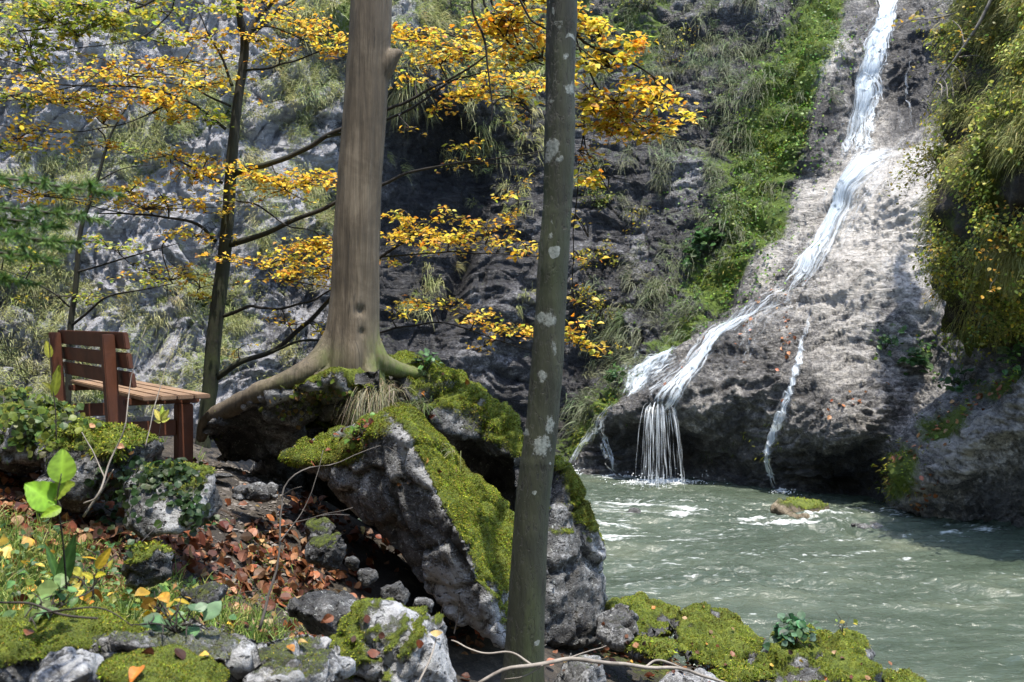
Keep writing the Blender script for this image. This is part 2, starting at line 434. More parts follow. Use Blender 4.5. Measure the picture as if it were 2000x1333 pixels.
def rotated(P, ex, s):
    """squeeze P along the direction ex by the factor s (long features along ex)"""
    ex = np.asarray(ex, float); ex = ex / np.linalg.norm(ex)
    return P - (P @ ex)[..., None] * ex * (1 - s)

low = fbm(PG * 0.55, 3, 5)
fcL, crL = facets(rotated(Pw, (-.55, 0, -.83), .45) * 2.6, 21); fcM, crM = facets(rotated(Pw, (1, 0, .12), .45) * 2.4, 22)
dL = 0.10 * fcL - 0.07 * (crL < .10) + 0.34 * low + 0.17 * ridged(rotated(Pw, (-.55, .0, -.83), .38) * 1.5, 5, 41, 0.55) + 0.055 * ridged(rotated(Pw, (-.5, 0, -.85), .4) * 6, 4, 77, .6)
strat = Pw @ np.array([-0.10, 0.1, 1.0])
terr = np.abs(((strat * 2.3 + 0.25 * noise(PG * 2, 9)) % 1.0) - 0.35)
dM = 0.09 * fcM - 0.05 * (crM < .10) + 0.30 * low + 0.07 * ridged(rotated(Pw, (1, 0, .12), .45) * 1.7, 5, 51, 0.5) - 0.13 * terr + 0.035 * fbm(PG * rotated(np.ones(3), (1, 0, 0), .6) * 9, 3, 87)
PA = rotated(Pw + 0.12 * np.stack([noise(PG * 3, 311), noise(PG * 3, 312), noise(PG * 3, 313)], -1), (1, -.25, .30), .36)
wU = sstep(40, -110, GY - 520 - .45 * (1700 - GX))
sA = Pw @ np.array([-.34, .10, 1.0]) + .10 * noise(PG * 2.0, 320) + 0.16 * noise(PG * 1.1, 315) + .06 * noise(PG * 4, 316)
fcA, crA = facets(PA * 2.2, 23)
dA = 0.24 * low + 0.05 * ridged(PA * 1.6, 3, 61, 0.5) + .05 * fcA + (1 - .7 * wU) * .026 * facets(rotated(PA, (1, -.25, .30), .7) * 6.0, 24)[0] + (1 - .6 * wU) * .036 * ridged(rotated(PG + .5 * (Pw - PG), (1, -.2, .34), .38) * 6.5, 4, 322, .65) + .045 * wU * ridged(rotated(Pw, (-.6, -.25, -.75), .35) * 3.2, 4, 321, .55) + (1 - .75 * wU) * (.09 * saw(sA * 3.1) * sstep(-.5, .4, noise(PG * .9, 317)) + .045 * saw(sA * 8.5 + .6 * noise(PG * 2.2, 318)) * sstep(-.4, .4, noise(PG * 1.6, 319))) + 0.022 * ridged(rotated(PA, (1, -.25, .30), .5) * 7, 3, 71, 0.6)
disp = wLeft * dL + wMid * dM + wApr * dA - 0.12
# a vertical dark slot in the wall, left of the second trunk
slot = np.exp(-((GX - (902 - (GY - 520) * 0.22)) / 16)**2) * sstep(440, 500, GY) * (1 - sstep(590, 640, GY))
disp -= 0.6 * slot
VG = PG + NG * disp[..., None]
N2 = grid_normals(VG); N2 *= np.sign((N2 * NG).sum(-1, keepdims=True))

MOSS_B = [(1590, 60, 60, 140, 22, 1.1), (1540, 150, 60, 130, 25, 1.2), (1500, 270, 70, 130, 20, 1.15), (1460, 400, 60, 90, 20, 1.0), (1400, 520, 70, 40, -25, 1.2), (1500, 430, 50, 60, 0, 1.0),
          (1130, 850, 45, 45, -50, 1.1), (1180, 790, 50, 30, -45, .8), (1320, 640, 70, 25, -40, .8), (1425, 500, 50, 25, -20, 1.1),
          (1770, 935, 60, 34, -55, 1.4), (1860, 840, 70, 20, -45, 1.2), (1960, 745, 70, 20, -38, 1.2), (1490, 850, 70, 40, -10, .55), (1420, 870, 60, 30, -10, .5), (1380, 670, 20, 30, 10, .6)]
mossG = blobs(GX, GY, MOSS_B) * 0.75
mossG += (wLeft * 0.16 + wMid * 0.28) * sstep(0.05, 0.5, N2[..., 2] + 0.35 * fbm(PG * 1.4, 3, 205)) + 0.12 * wMid * sstep(1150, 1350, GX) * sstep(900, 500, GY)
mossG += 0.42 * (1 - sstep(1250, 1350, GX)) * sstep(330, 60, GY) * sstep(560, 800, GX)
mossG += 0.15 * fbm(PG * 2.2, 3, 207) * (1 - wApr * 0.8)
def left_veg(px, py, p, nz):
    x = px + .25 * (py - 400)
    w_ = sstep(.26, .46, fbm(rotated(p, (-.5, 0, -.85), .5) * .95, 4, 931) + .5 * (nz - .12)) * (1 - sstep(640, 720, x))
    w_ = np.maximum(w_, .9 * blobs(px, py, [(600, 170, 80, 90, 0, 1), (540, 210, 60, 60, 0, .7), (60, 640, 80, 90, 0, .9), (130, 340, 90, 60, 0, .8), (300, 620, 90, 60, 0, .6), (500, 470, 40, 50, 0, .7)]))
    return w_ * (1 - .85 * blobs(px, py, [(120, 170, 150, 110, 0, 1), (570, 310, 70, 60, 0, 1), (600, 600, 80, 70, 0, .8), (350, 500, 50, 40, 0, .6)]))
mossG += .45 * left_veg(GX, GY, PG, NG[..., 2])
TONE_B = [(1880, 880, 120, 40, -40, .16), (1720, 430, 160, 160, -35, .42), (1790, 330, 130, 80, -40, .42), (1640, 620, 160, 170, -40, .13), (1610, 120, 30, 60, 35, .3), (1590, 130, 20, 45, 40, .25), (1500, 520, 60, 30, -40, .18),  # ridge lightened against the hillside's shade, upper waterfall rock painted sunlit
          (150, 150, 420, 330, 0, .52), (60, 120, 200, 200, 0, .14), (300, 330, 300, 220, 0, .36), (560, 300, 140, 130, 0, .32), (280, 700, 200, 180, 0, .34), (1330, 330, 40, 60, 20, .2), (1240, 470, 25, 50, 0, .22), (950, 700, 120, 50, 20, .12), (1000, 560, 40, 60, 0, .08)]  # left wall: sunlight painted into the tone
DARK_B = [(860, 300, 170, 90, 0, .22), (860, 400, 180, 90, 0, .12), (850, 560, 170, 120, 0, .10), (1290, 870, 200, 70, 0, .26), (1130, 640, 80, 90, 0, .12), (1800, 170, 80, 110, 0, .34), (1600, 260, 50, 110, 20, .26), (1640, 300, 40, 60, 20, .2), (1660, 930, 150, 55, 0, .22), (1500, 920, 100, 60, 0, .22), (1950, 960, 100, 70, 0, .10), (1960, 640, 140, 70, 0, .22), (1540, 370, 60, 50, -20, .14), (1480, 700, 200, 120, -30, .06)]  # shade under overhangs and in recesses painted in, plus dark rock by the fall
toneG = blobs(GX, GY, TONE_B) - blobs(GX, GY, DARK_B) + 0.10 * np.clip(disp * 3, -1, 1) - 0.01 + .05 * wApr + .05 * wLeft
fc = grid_faces(len(gy), len(gx))
fc = fc[~((GX.ravel()[fc[:, 0]] > 1850) & (GY.ravel()[fc[:, 0]] < -140)) & ~((GX.ravel()[fc[:, 0]] > 2060) & (GY.ravel()[fc[:, 0]] < 330))]      # unseen cliff top at the right cut away to let sun onto the river
apr_face = (wApr.ravel()[fc].mean(1) > 0.5)

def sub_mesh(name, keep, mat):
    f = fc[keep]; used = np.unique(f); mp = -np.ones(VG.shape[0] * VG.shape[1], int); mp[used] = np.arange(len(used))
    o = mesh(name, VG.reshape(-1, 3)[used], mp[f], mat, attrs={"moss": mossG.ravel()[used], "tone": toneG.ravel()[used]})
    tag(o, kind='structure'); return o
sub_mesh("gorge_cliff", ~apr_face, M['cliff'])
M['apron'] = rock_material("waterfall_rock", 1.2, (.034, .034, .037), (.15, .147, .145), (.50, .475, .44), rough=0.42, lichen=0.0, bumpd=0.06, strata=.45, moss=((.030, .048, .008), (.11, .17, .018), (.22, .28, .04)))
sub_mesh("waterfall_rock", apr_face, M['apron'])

def cliff(px, py, off=0.0):
    """point and normal on the finished cliff under photo pixel (px, py)"""
    p = bil(VG, gx, gy, px, py); n = unit(bil(N2, gx, gy, px, py)); return p + n * np.asarray(off)[..., None] if np.ndim(off) else p + n * off, n

# ------------------------------------------------------------------ ground of the near bank and the river
GC = [(-3.5, 8, 1.6), (-2, 6.4, 1.6), (-1.5, 5.8, 1.52), (-2.5, 9.6, 1.3), (-3, 11, -.3), (-6, 8, 1.8), (-8, 10.5, .3), (-5, 10, 1.2), (-1.2, 7.6, 1.0), (0, 7.6, .35), (-1, 9.3, -.3), (.8, 8.5, -.35), (2.6, 7.2, -.2), (3.6, 6, -.4),
      (1, 6, .3), (2, 5.6, .25), (0, 4.7, .72), (.8, 4, .7), (-.8, 5.2, .95), (-1, 4.4, 1.15), (-1.2, 3.4, 1.38), (-2, 4, 1.5), (-3, 5, 1.7), (-4, 6, 1.9), (0, 2.6, 1.2), (0, 0, 1.25), (1.5, 2.5, .85), (3, 3, .2), (5, 3, -.8),
      (-3, 1, 1.6), (-1.6, 2.4, 1.45), (0, -3, 1.5), (4, -2, .2), (-7, 3, 2.1), (-8, -2, 2.2), (6, 8, -.9), (5, 12, -.9), (-9, 13, -.8), (0, 12, -.9), (-4, 13, -.9), (7, 0, -.9)]
hx = np.arange(-9, 7.01, 0.045); hy = np.arange(-3, 13.01, 0.045); HX, HYg = np.meshgrid(hx, hy)
hc_x = np.arange(-9, 7.3, 0.25); hc_y = np.arange(-3, 13.3, 0.25)
hz = tps(GC, np.stack(np.meshgrid(hc_x, hc_y), -1).reshape(-1, 2), 2e-3).reshape(len(hc_y), len(hc_x))
HZ = bil(hz, hc_x, hc_y, HX, HYg)
g3 = np.stack([HX, HYg, HZ * 0.3], -1)
HZ = HZ + 0.05 * fbm(g3 * 1.2, 4, 401) + 0.018 * fbm(g3 * 8, 3, 405)

def ground(x, y):
    return bil(HZ, hx, hy, np.asarray(x, float), np.asarray(y, float))
gm = 0.18 * fbm(g3 * 1.5, 3, 411) + 0.1 + .5 * blobs(HX, HYg, [(1.6, 6.2, 1.2, .9, 0, 1), (.9, 6.6, .7, .7, 0, 1)])
tag(mesh("ground", np.stack([HX, HYg, HZ], -1).reshape(-1, 3), grid_faces(len(hy), len(hx)), M['earth'], attrs={"moss": gm.ravel(), "tone": (0.05 * fbm(g3 * 2, 3, 412)).ravel()}), kind='structure')

# added unseen slope behind and left of the camera, holds sky light off this side
sx_ = np.arange(-24, 10, .4); sy_ = np.arange(-16, 14, .4); SX, SY = np.meshgrid(sx_, sy_)
rise = np.maximum(np.maximum(-SY - 2.2, 0) * 1.9, np.maximum(-SX - 8.6, 0) * 1.9)
SZ = 1.2 + np.minimum(rise, 17) + .5 * fbm(np.stack([SX, SY, 0 * SX], -1) * .35, 3, 421) * np.minimum(rise, 1)
fs = grid_faces(len(sy_), len(sx_)); fs = fs[rise.ravel()[fs].max(1) > 0]
tag(mesh("sky_blocking_slope", np.stack([SX, SY, SZ], -1).reshape(-1, 3), fs, M['earth'], attrs={"moss": np.full(SX.size, .45), "tone": np.zeros(SX.size)}), kind='structure')

# river surface: real waves, foam where it breaks
rx = np.concatenate([np.arange(-14, -0.5, 0.15), np.arange(-0.5, 9.5, 0.022), np.arange(9.5, 16, 0.15)]); ry = np.concatenate([np.arange(3, 6.6, .12), np.arange(6.6, 18.5, 0.03), np.arange(18.5, 21, .15)])
RX, RY = np.meshgrid(rx, ry)
RP = np.stack([RX * 0.55 + 0.35 * RY, RY * 1.25, np.zeros_like(RX)], -1)
wrp = np.stack([noise(RP * 0.8, 501), noise(RP * 0.8, 502), 0 * RX], -1) * 0.5
rough_w = blobs(RX, RY, [(2.0, 13.3, 1.6, 1.2, 0, 1.0), (4.0, 12.6, 1.8, .8, 0, 1.0), (6.0, 12.6, 1.6, .6, 0, .9), (1.6, 10.6, 1.0, 1.0, 0, .6), (2.2, 9.6, 1.2, .6, 0, .7), (5.5, 9.8, 2.5, 1.0, 0, .45), (1.0, 12, .8, 2, 0, .6)])
wave = 0.055 * fbm((RP + wrp) * 1.3, 3, 511) * (0.5 + rough_w) + 0.034 * ridged((RP + wrp) * np.array([2.2, 3.8, 1]), 4, 521, .6) * (0.55 + rough_w) + 0.010 * fbm(RP * np.array([7, 14, 1]), 3, 531)
crest = ridged((RP + wrp) * np.array([1.9, 5.0, 1]), 4, 541, .6)
FOAM = [(1230, 1000, 80, 16), (1320, 1005, 60, 14), (1180, 1040, 80, 25), (1500, 1030, 70, 14), (1560, 1028, 60, 12), (1700, 1000, 60, 10), (1760, 1010, 60, 8), (1420, 1125, 70, 18), (1340, 1060, 120, 20), (1620, 1020, 60, 8),
        (1290, 943, 60, 9), (1200, 928, 36, 5), (1130, 922, 16, 5), (1525, 961, 12, 3), (1850, 1040, 120, 10), (1750, 1165, 60, 15), (1880, 1180, 70, 20), (1600, 1080, 200, 40), (1300, 1130, 160, 60)]
rpx = CX + F_PX * RX / RY; rpy = HY + F_PX * CAMZ / RY
fo = np.zeros_like(RX)
for i, (x, y, a, b) in enumerate(FOAM):
    wgt = 0.8 if i not in (7, 15, 16, 17, 18, 8) else 0.35
    if 10 <= i <= 13: wgt = 2.2
    fo = np.maximum(fo, wgt * np.exp(-((rpx - x) / a)**2 - ((rpy - y) / b)**2))
fo = np.clip(0.30 * (crest - 1.0) + fo * (0.01 + 0.27 * crest) + 0.17 * ridged((RP + wrp) * np.array([2.6, 13, 1]), 3, 553, .6) - .10 + 0.16 * fbm((RP + wrp) * np.array([5, 18, 1]), 4, 551, .65) + 0.06, 0, 1.1)
hump = np.clip(fo - 0.3, 0, 1) * 0.03
m = NT("river_water"); v = m.coord((0.6, 1.4, 1)); v3 = m.coord((5, 26, 1))
foam = m.ramp(m.math('ADD', m.attr("foam"), m.math('MULTIPLY', m.math('SUBTRACT', m.noise(v3, 2.2, 6, 0.75, 1.0), 0.5), 0.9)), [(0.50, 0.0), (1.10, 1.0)])
base = m.ramp(m.noise(v, 0.9, 4, 0.55), [(0.3, (.034, .048, .034)), (0.55, (.060, .078, .058)), (0.75, (.105, .118, .082))])
wb = m.bump(m.math('ADD', m.noise(v, 9, 5, 0.6, 0.8), m.math('MULTIPLY', m.noise(v, 30, 3, 0.5), 0.3)), 0.6, 0.05)
M['water'] = m.set(Base_Color=m.mix(foam, base, (.82, .86, .86)), Roughness=m.math('ADD', 0.15, m.math('MULTIPLY', foam, 0.5)), IOR=1.33, Normal=wb)
tag(mesh("river", np.stack([RX, RY, wave + hump - 0.02], -1).reshape(-1, 3), grid_faces(len(ry), len(rx)), M['water'], attrs={"foam": fo.ravel()}), kind='structure')

# ------------------------------------------------------------------ rocks
def hull_bm(pts_list):
    bm = bmesh.new()
    for pts in pts_list:
        vs = [bm.verts.new(p) for p in pts]
        r = bmesh.ops.convex_hull(bm, input=vs)
        junk = set(e for e in r['geom_interior'] + r['geom_unused'] if isinstance(e, bmesh.types.BMVert))
        bmesh.ops.delete(bm, geom=list(junk), context='VERTS')
    bmesh.ops.recalc_face_normals(bm, faces=bm.faces)
    return bm

def remeshed(V=None, Fs=None, bm=None, voxel=0.03, smooth=4):
    me = bpy.data.meshes.new("tmp")
    if bm is not None:
        bm.to_mesh(me); bm.free()
    else:
        me.from_pydata([tuple(v) for v in V], [], [tuple(int(i) for i in f) for f in Fs])
    ob = bpy.data.objects.new("tmp", me); COL.objects.link(ob)
    md = ob.modifiers.new("r", 'REMESH'); md.mode = 'VOXEL'; md.voxel_size = voxel; md.adaptivity = 0
    dg = bpy.context.evaluated_depsgraph_get(); e = ob.evaluated_get(dg); em = e.to_mesh()
    n = len(em.vertices); co = np.empty(n * 3, np.float32); em.vertices.foreach_get("co", co); co = co.reshape(-1, 3).astype(float)
    lt = np.empty(len(em.polygons), np.int32); em.polygons.foreach_get("loop_total", lt)
    li = np.empty(len(em.loops), np.int32); em.loops.foreach_get("vertex_index", li)
    e.to_mesh_clear(); bpy.data.objects.remove(ob); bpy.data.meshes.remove(me)
    q = li.reshape(-1, 4) if (lt == 4).all() else None
    assert q is not None
    co = relax(co, q, smooth)
    return co, q

def relax(co, q, it):
    e = np.concatenate([q[:, [0, 1]], q[:, [1, 2]], q[:, [2, 3]], q[:, [3, 0]]]); e = np.concatenate([e, e[:, ::-1]])
    cnt = np.bincount(e[:, 0], minlength=len(co))[:, None]
    for _ in range(it):
        s = np.stack([np.bincount(e[:, 0], co[e[:, 1], k], len(co)) for k in range(3)], -1)
        co = co * 0.5 + 0.5 * s / np.maximum(cnt, 1)
    return co

def vnormals(co, q):
    fn = np.cross(co[q[:, 2]] - co[q[:, 0]], co[q[:, 3]] - co[q[:, 1]])
    n = np.stack([sum(np.bincount(q[:, c], fn[:, k], len(co)) for c in range(4)) for k in range(3)], -1)
    return unit(n)

MOSS_PAL = [(.12, .165, .014), (.20, .25, .025), (.33, .36, .042), (.06, .09, .010), (.22, .19, .045)]
def moss_tufts(parent, co, q, nrm, mask, dens, size, pal=MOSS_PAL):
    """short moss shoots over the mossy part of a rock"""
    fa = np.linalg.norm(np.cross(co[q[:, 2]] - co[q[:, 0]], co[q[:, 3]] - co[q[:, 1]]), axis=1) * 0.5
    fm = mask[q].mean(1); wgt = fa * sstep(0.34, 0.8, fm)
    n = int(dens * wgt.sum())
    if n < 10: return None
    f = R.choice(len(q), n, p=wgt / wgt.sum()); b = R.dirichlet((1, 1, 1, 1), n)
    p = (co[q[f]] * b[..., None]).sum(1); nn = unit((nrm[q[f]] * b[..., None]).sum(1))
    d = unit(nn + R.normal(0, .55, (n, 3)) + np.array([0, 0, .25]))
    patch = noise(p * 5, 901)[:, None]; brown = sstep(.15, .55, fbm(p * 3.2, 3, 905) + .5 * (0.75 - (mask[q[f]] * b).sum(1)))[:, None]
    col = pick(pal, n, 0.28) * (1 + 0.5 * patch + .35 * noise(p * 22, 909)[:, None])
    col = col * (1 - .5 * brown) + np.array([.15, .12, .035]) * .5 * brown * R.uniform(.5, 1.3, (n, 1)); size = size * (1 + .6 * noise(p * 7, 911)) 
    V, Q, C = blades(p - nn * size[:, None] * 0.15, d, size * R.uniform(.5, 1.7, n), size * 0.40, 0.35, col, segs=2)
    return mesh("moss", V, Q, M['moss'], parent, colors=np.clip(C, 0, 1))

def rock(name, label, hulls, voxel=0.03, smooth=4, amp=0.06, seed=0, moss_dir=(0, 0, 1), moss_lo=0.45, moss_hi=0.85, moss_amt=1.0, tone=0.0, dens=6000, tuft=0.016, cat="rock", group=None, strata=(.5, .2, .8), extra=None, mat=None, freq=1.0, mossnoise=0.5, mossb=(), toneb=()):
    co, q = remeshed(bm=hull_bm(hulls), voxel=voxel, smooth=smooth)
    n0 = vnormals(co, q); sc = freq
    w3 = co + 0.10 / sc * np.stack([noise(co * 2.2 * sc, seed + 1), noise(co * 2.2 * sc, seed + 2), noise(co * 2.2 * sc, seed + 3)], -1)
    st = np.asarray(strata, float); st /= np.linalg.norm(st)
    lay = saw((w3 @ st) * 6 * sc + noise(co * 1.5 * sc, seed + 7)); fv, fe = facets(w3 * 2.1 * sc, seed + 5); fv2, fe2 = facets(w3 * 5.5 * sc, seed + 6)
    d = amp * (0.42 * fbm(co * 1.6 * sc, 3, seed + 11) + 1.25 * fv - .6 * sstep(.10, .0, fe) + .38 * fv2 - .2 * sstep(.14, .0, fe2) + 0.35 * lay * sstep(-.3, .4, noise(co * 1.3 * sc, seed + 8)) + 0.11 * ridged(co * 9 * sc, 4, seed + 31, .6) - 0.3)
    co1 = co + n0 * d[:, None]
    n1 = vnormals(co1, q)
    md = np.asarray(moss_dir, float); md /= np.linalg.norm(md)
    ms = moss_amt * sstep(moss_lo, moss_hi, n0 @ md * 0.6 + n1 @ md * 0.4 + mossnoise * 0.5 * fbm(co * 2.2 * sc, 4, seed + 41))
    if extra is not None: ms = extra(co1, n1, ms)
    qx, qy = proj(co1)
    for b in mossb: ms = ms + blobs(qx, qy, [b])
    ms = np.clip(ms, 0, 1)
    co1 = co1 + n0 * (sstep(0.45, 0.75, ms) * (0.22 * amp + 0.008) * (1 + .8 * fbm(co * 9, 3, seed + 51)))[:, None]
    n1 = vnormals(co1, q)
    base = np.array([co1[:, 0].mean(), co1[:, 1].mean(), co1[:, 2].min()])
    tn = tone + 0.12 * np.clip(d / amp, -1, 1)
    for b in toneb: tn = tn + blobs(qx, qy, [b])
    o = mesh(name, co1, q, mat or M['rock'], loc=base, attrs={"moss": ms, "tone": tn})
    tag(o, label, cat, group)
    if dens: moss_tufts(o, co1, q, n1, ms, dens, tuft)
    return o, co1, q, n1, ms

def proj(V):
    return CX + F_PX * V[:, 0] / np.maximum(V[:, 1], .1), HY - F_PX * (V[:, 2] - CAMZ) / np.maximum(V[:, 1], .1)

def hp(lst):
    return [tuple(PT(*t)) for t in lst]

def blob_hull(c, r, seed, n=22, flat=1.0):
    rr = np.random.default_rng(seed); v = unit(rr.normal(size=(n, 3)))
    v = v * rr.uniform(.78, 1.1, (n, 1)) * np.asarray(r) ; v[:, 2] *= flat
    return [tuple(np.asarray(c) + x) for x in v]

# the two leaning boulders under the dead tree
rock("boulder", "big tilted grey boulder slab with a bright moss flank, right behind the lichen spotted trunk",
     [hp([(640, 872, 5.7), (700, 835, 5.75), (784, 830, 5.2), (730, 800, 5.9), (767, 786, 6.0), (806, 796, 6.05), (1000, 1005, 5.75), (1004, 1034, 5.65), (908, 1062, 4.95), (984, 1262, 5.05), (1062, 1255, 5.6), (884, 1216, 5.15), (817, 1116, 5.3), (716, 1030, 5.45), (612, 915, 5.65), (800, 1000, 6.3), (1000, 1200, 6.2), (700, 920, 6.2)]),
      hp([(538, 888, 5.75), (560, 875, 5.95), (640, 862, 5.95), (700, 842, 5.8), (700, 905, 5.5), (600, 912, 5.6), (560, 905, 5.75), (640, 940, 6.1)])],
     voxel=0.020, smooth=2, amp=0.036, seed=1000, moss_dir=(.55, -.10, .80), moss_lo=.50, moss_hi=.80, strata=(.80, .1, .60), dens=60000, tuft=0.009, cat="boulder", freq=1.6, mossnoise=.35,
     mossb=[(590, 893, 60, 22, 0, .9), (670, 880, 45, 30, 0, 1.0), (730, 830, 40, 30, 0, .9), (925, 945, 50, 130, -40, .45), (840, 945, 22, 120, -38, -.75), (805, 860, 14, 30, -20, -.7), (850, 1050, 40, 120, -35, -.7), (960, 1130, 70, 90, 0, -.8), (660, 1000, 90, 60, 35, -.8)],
     toneb=[(842, 945, 14, 120, -36, .30), (905, 1120, 50, 25, -20, .32), (950, 1220, 60, 45, 20, .24), (850, 1130, 14, 120, -37, .22), (792, 860, 14, 30, -20, .3), (700, 980, 120, 70, 45, -.16), (800, 1000, 26, 140, -36, -.03)])  # shade of the left face darkened into the tone
rock("boulder", "dark mossy boulder block behind the tilted slab, carrying the bare tree and its roots",
     [hp([(385, 838, 6.45), (436, 794, 6.35), (560, 752, 6.05), (640, 736, 5.92), (750, 732, 5.92), (756, 790, 6.1), (690, 815, 6.1), (600, 838, 6.2), (480, 866, 6.45), (392, 872, 6.55), (560, 780, 7.2), (740, 730, 7.0)]),
      hp([(738, 716, 6.45), (800, 712, 6.5), (862, 716, 6.7), (905, 743, 6.7), (962, 786, 6.6), (1016, 835, 6.45), (800, 790, 6.3), (900, 850, 6.35), (1000, 920, 6.35), (745, 780, 6.4), (760, 720, 7.4), (900, 735, 7.4), (700, 850, 7.3), (960, 960, 7.2)]),
      hp([(1000, 840, 6.5), (1092, 895, 6.5), (1150, 980, 6.5), (1186, 1075, 6.5), (1194, 1180, 6.4), (1190, 1262, 6.3), (1060, 1275, 6.05), (1010, 1010, 6.2), (1000, 900, 6.3), (1050, 1150, 6.05), (1130, 1000, 7.3), (1180, 1150, 7.3), (950, 850, 7.2), (1000, 1200, 7.2)]),
      hp([(392, 835, 6.6), (480, 825, 6.45), (580, 815, 6.35), (600, 880, 6.45), (560, 915, 6.5), (440, 905, 6.6), (396, 880, 6.65), (430, 900, 7.0), (600, 850, 7.2)]),
      hp([(540, 830, 6.9), (700, 830, 6.75), (900, 900, 6.9), (760, 1050, 6.9), (560, 960, 7.1), (480, 930, 7.3), (900, 1100, 7.1), (800, 800, 7.4), (1000, 1000, 7.0)])],
     voxel=0.026, smooth=3, amp=0.075, seed=1100, moss_dir=(.25, -.1, .95), moss_lo=.50, moss_hi=.88, strata=(.3, .1, .95), dens=42000, tuft=0.010, cat="boulder", freq=1.3,
     mossb=[(870, 770, 110, 40, 38, .6), (990, 850, 40, 50, -40, .6), (1130, 960, 26, 90, -25, .9), (1120, 1160, 90, 130, 0, -1.6), (1190, 1100, 40, 130, 0, -1.2), (950, 960, 60, 70, 0, -1.2), (530, 860, 120, 35, -10, -.8), (950, 785, 10, 45, -52, -.8), (640, 765, 60, 12, -5, .5), (620, 790, 30, 14, 0, .5)],
     toneb=[(1170, 1080, 30, 60, 0, .16), (950, 785, 12, 50, -52, .34), (520, 870, 130, 40, -10, -.14), (600, 770, 90, 10, -8, .2), (950, 930, 70, 70, 0, -.15)])  # darker tone paints the shade in the gap and under the ledge

# stones of the near bank: (label, hulls, options)
def stone(label, c, r, seed, name="rock", **k):
    k.setdefault('voxel', max(0.012, min(r) * 0.07)); k.setdefault('amp', min(r) * .22); k.setdefault('freq', .45 / max(r) if max(r) > .1 else 4)
    return rock(name, label, [blob_hull(c, r, seed)], seed=seed * 13, **k)

def stone_px(label, px, py, d, rx, ry, rz, seed, **k):
    return stone(label, PT(px, py, d), (rx, ry, rz), seed, **k)

stone_px("pale weathered rock with thin vegetation, behind the bright green leaves left of the bench", 40, 850, 5.2, .36, .35, .26, 21, moss_amt=.8, moss_lo=.55, tone=0.01, dens=7000, amp=.05, freq=1.8)
stone_px("grey and mossy hump of rock right in front of the bench legs", 205, 905, 4.9, .30, .34, .20, 22, moss_amt=1, moss_lo=.45, tone=-0.02, dens=14000, amp=.05, freq=1.8, mossb=[(210, 880, 70, 30, 25, .7)])
stone_px("ivy covered grey rock beside the footpath with a pale smooth face", 325, 985, 4.6, .25, .28, .20, 23, moss_amt=.8, moss_lo=.6, tone=0.04, dens=9000, amp=.035, freq=1.5, toneb=[(350, 1020, 50, 40, 0, .2)])
stone_px("small flat topped grey rock on the path edge beside the tilted boulder", 502, 962, 5.5, .14, .14, .07, 24, moss_amt=.3, tone=0.02, dens=0, amp=.02, freq=4)
stone_px("thin pale stone slab lying flat on the path by the bench leg", 425, 930, 5.9, .12, .08, .02, 25, moss_amt=0, tone=0.03, dens=0, amp=.008, freq=5, voxel=.01, smooth=2)
stone_px("small mossy stone sunk in the brown leaf litter", 282, 1108, 3.95, .12, .12, .08, 26, moss_amt=.9, moss_lo=.5, tone=-0.04, dens=14000, amp=.02, freq=4)
stone_px("low grey stone at the edge of the leaf litter, beside the grass", 400, 1160, 3.7, .10, .12, .06, 27, moss_amt=.5, tone=-0.02, dens=5000, amp=.015, freq=4)
stone_px("smooth lichen spotted stone between the grass and the dark hollow", 640, 1195, 3.7, .17, .2, .10, 28, moss_amt=.3, tone=-0.01, dens=0, amp=.02, freq=3)
stone_px("moss capped pitted grey boulder in the bottom foreground, left of the lichen spotted trunk", 775, 1285, 3.25, .25, .28, .19, 29, moss_lo=.4, moss_hi=.75, moss_dir=(-.45, -.1, .9), tone=0.20, dens=60000, tuft=.0062, amp=.035, freq=2.2, voxel=.013, mossb=[(690, 1240, 60, 60, 0, .5)])
stone_px("long moss covered rock along the left bottom edge of the picture", 60, 1275, 2.75, .36, .3, .09, 30, moss_lo=.2, moss_hi=.5, dens=70000, tuft=.0062, amp=.03, freq=2, voxel=.013, tone=0.01)
stone_px("pale rounded limestone at the lower left corner", 120, 1325, 2.35, .12, .14, .085, 31, moss_amt=.1, tone=0.19, dens=0, amp=.02, freq=3, voxel=.009)
stone_px("rugged dark and white rock in the bottom foreground behind the bright moss cushion", 330, 1285, 2.75, .27, .25, .10, 32, moss_amt=.5, moss_lo=.5, tone=0.14, dens=40000, tuft=.0062, amp=.04, freq=2.6, voxel=.011)
stone_px("bright yellow green moss cushion rock at the bottom edge", 330, 1345, 2.35, .20, .2, .085, 33, moss_lo=.0, moss_hi=.3, dens=110000, tuft=.0055, amp=.02, freq=2, voxel=.011)
stone_px("furrowed grey rock in the bottom foreground between moss cushion and moss capped boulder", 545, 1310, 2.75, .24, .25, .11, 34, moss_amt=.55, moss_lo=.55, tone=0.15, dens=40000, tuft=.0062, amp=.04, freq=2.6, voxel=.011)
for i, (lab, px, py, d, rr) in enumerate([
        ("squarish dark stone lying under the overhanging slab", 772, 1160, 4.5, .075), ("narrow upright stone leaning under the slab, right of the squarish stone", 825, 1185, 4.5, .055),
        ("dark wedge shaped stone leaning in the hollow under the slab", 718, 1125, 4.7, .06), ("small dark stone beside the grass, left of the hollow under the slab", 690, 1100, 4.8, .05), ("dark mossy stone at the back of the hollow under the slab", 620, 1040, 5.1, .10),
        ("flat dark slab of stone in the hollow below the mossy ledge", 640, 1075, 4.9, .12)]):
    stone_px(lab, px, py, d, rr, rr, rr * .9, 40 + i, moss_amt=.2 if i < 4 else .6, dens=0, amp=rr * .2, freq=.4 / rr, tone=-0.04, voxel=.01)
stone_px("dark angular rock at the foot of the boulder, right of the lichen spotted trunk", 1215, 1225, 6.1, .16, .2, .13, 50, moss_amt=.4, tone=0.01, dens=0, amp=.05, freq=2)
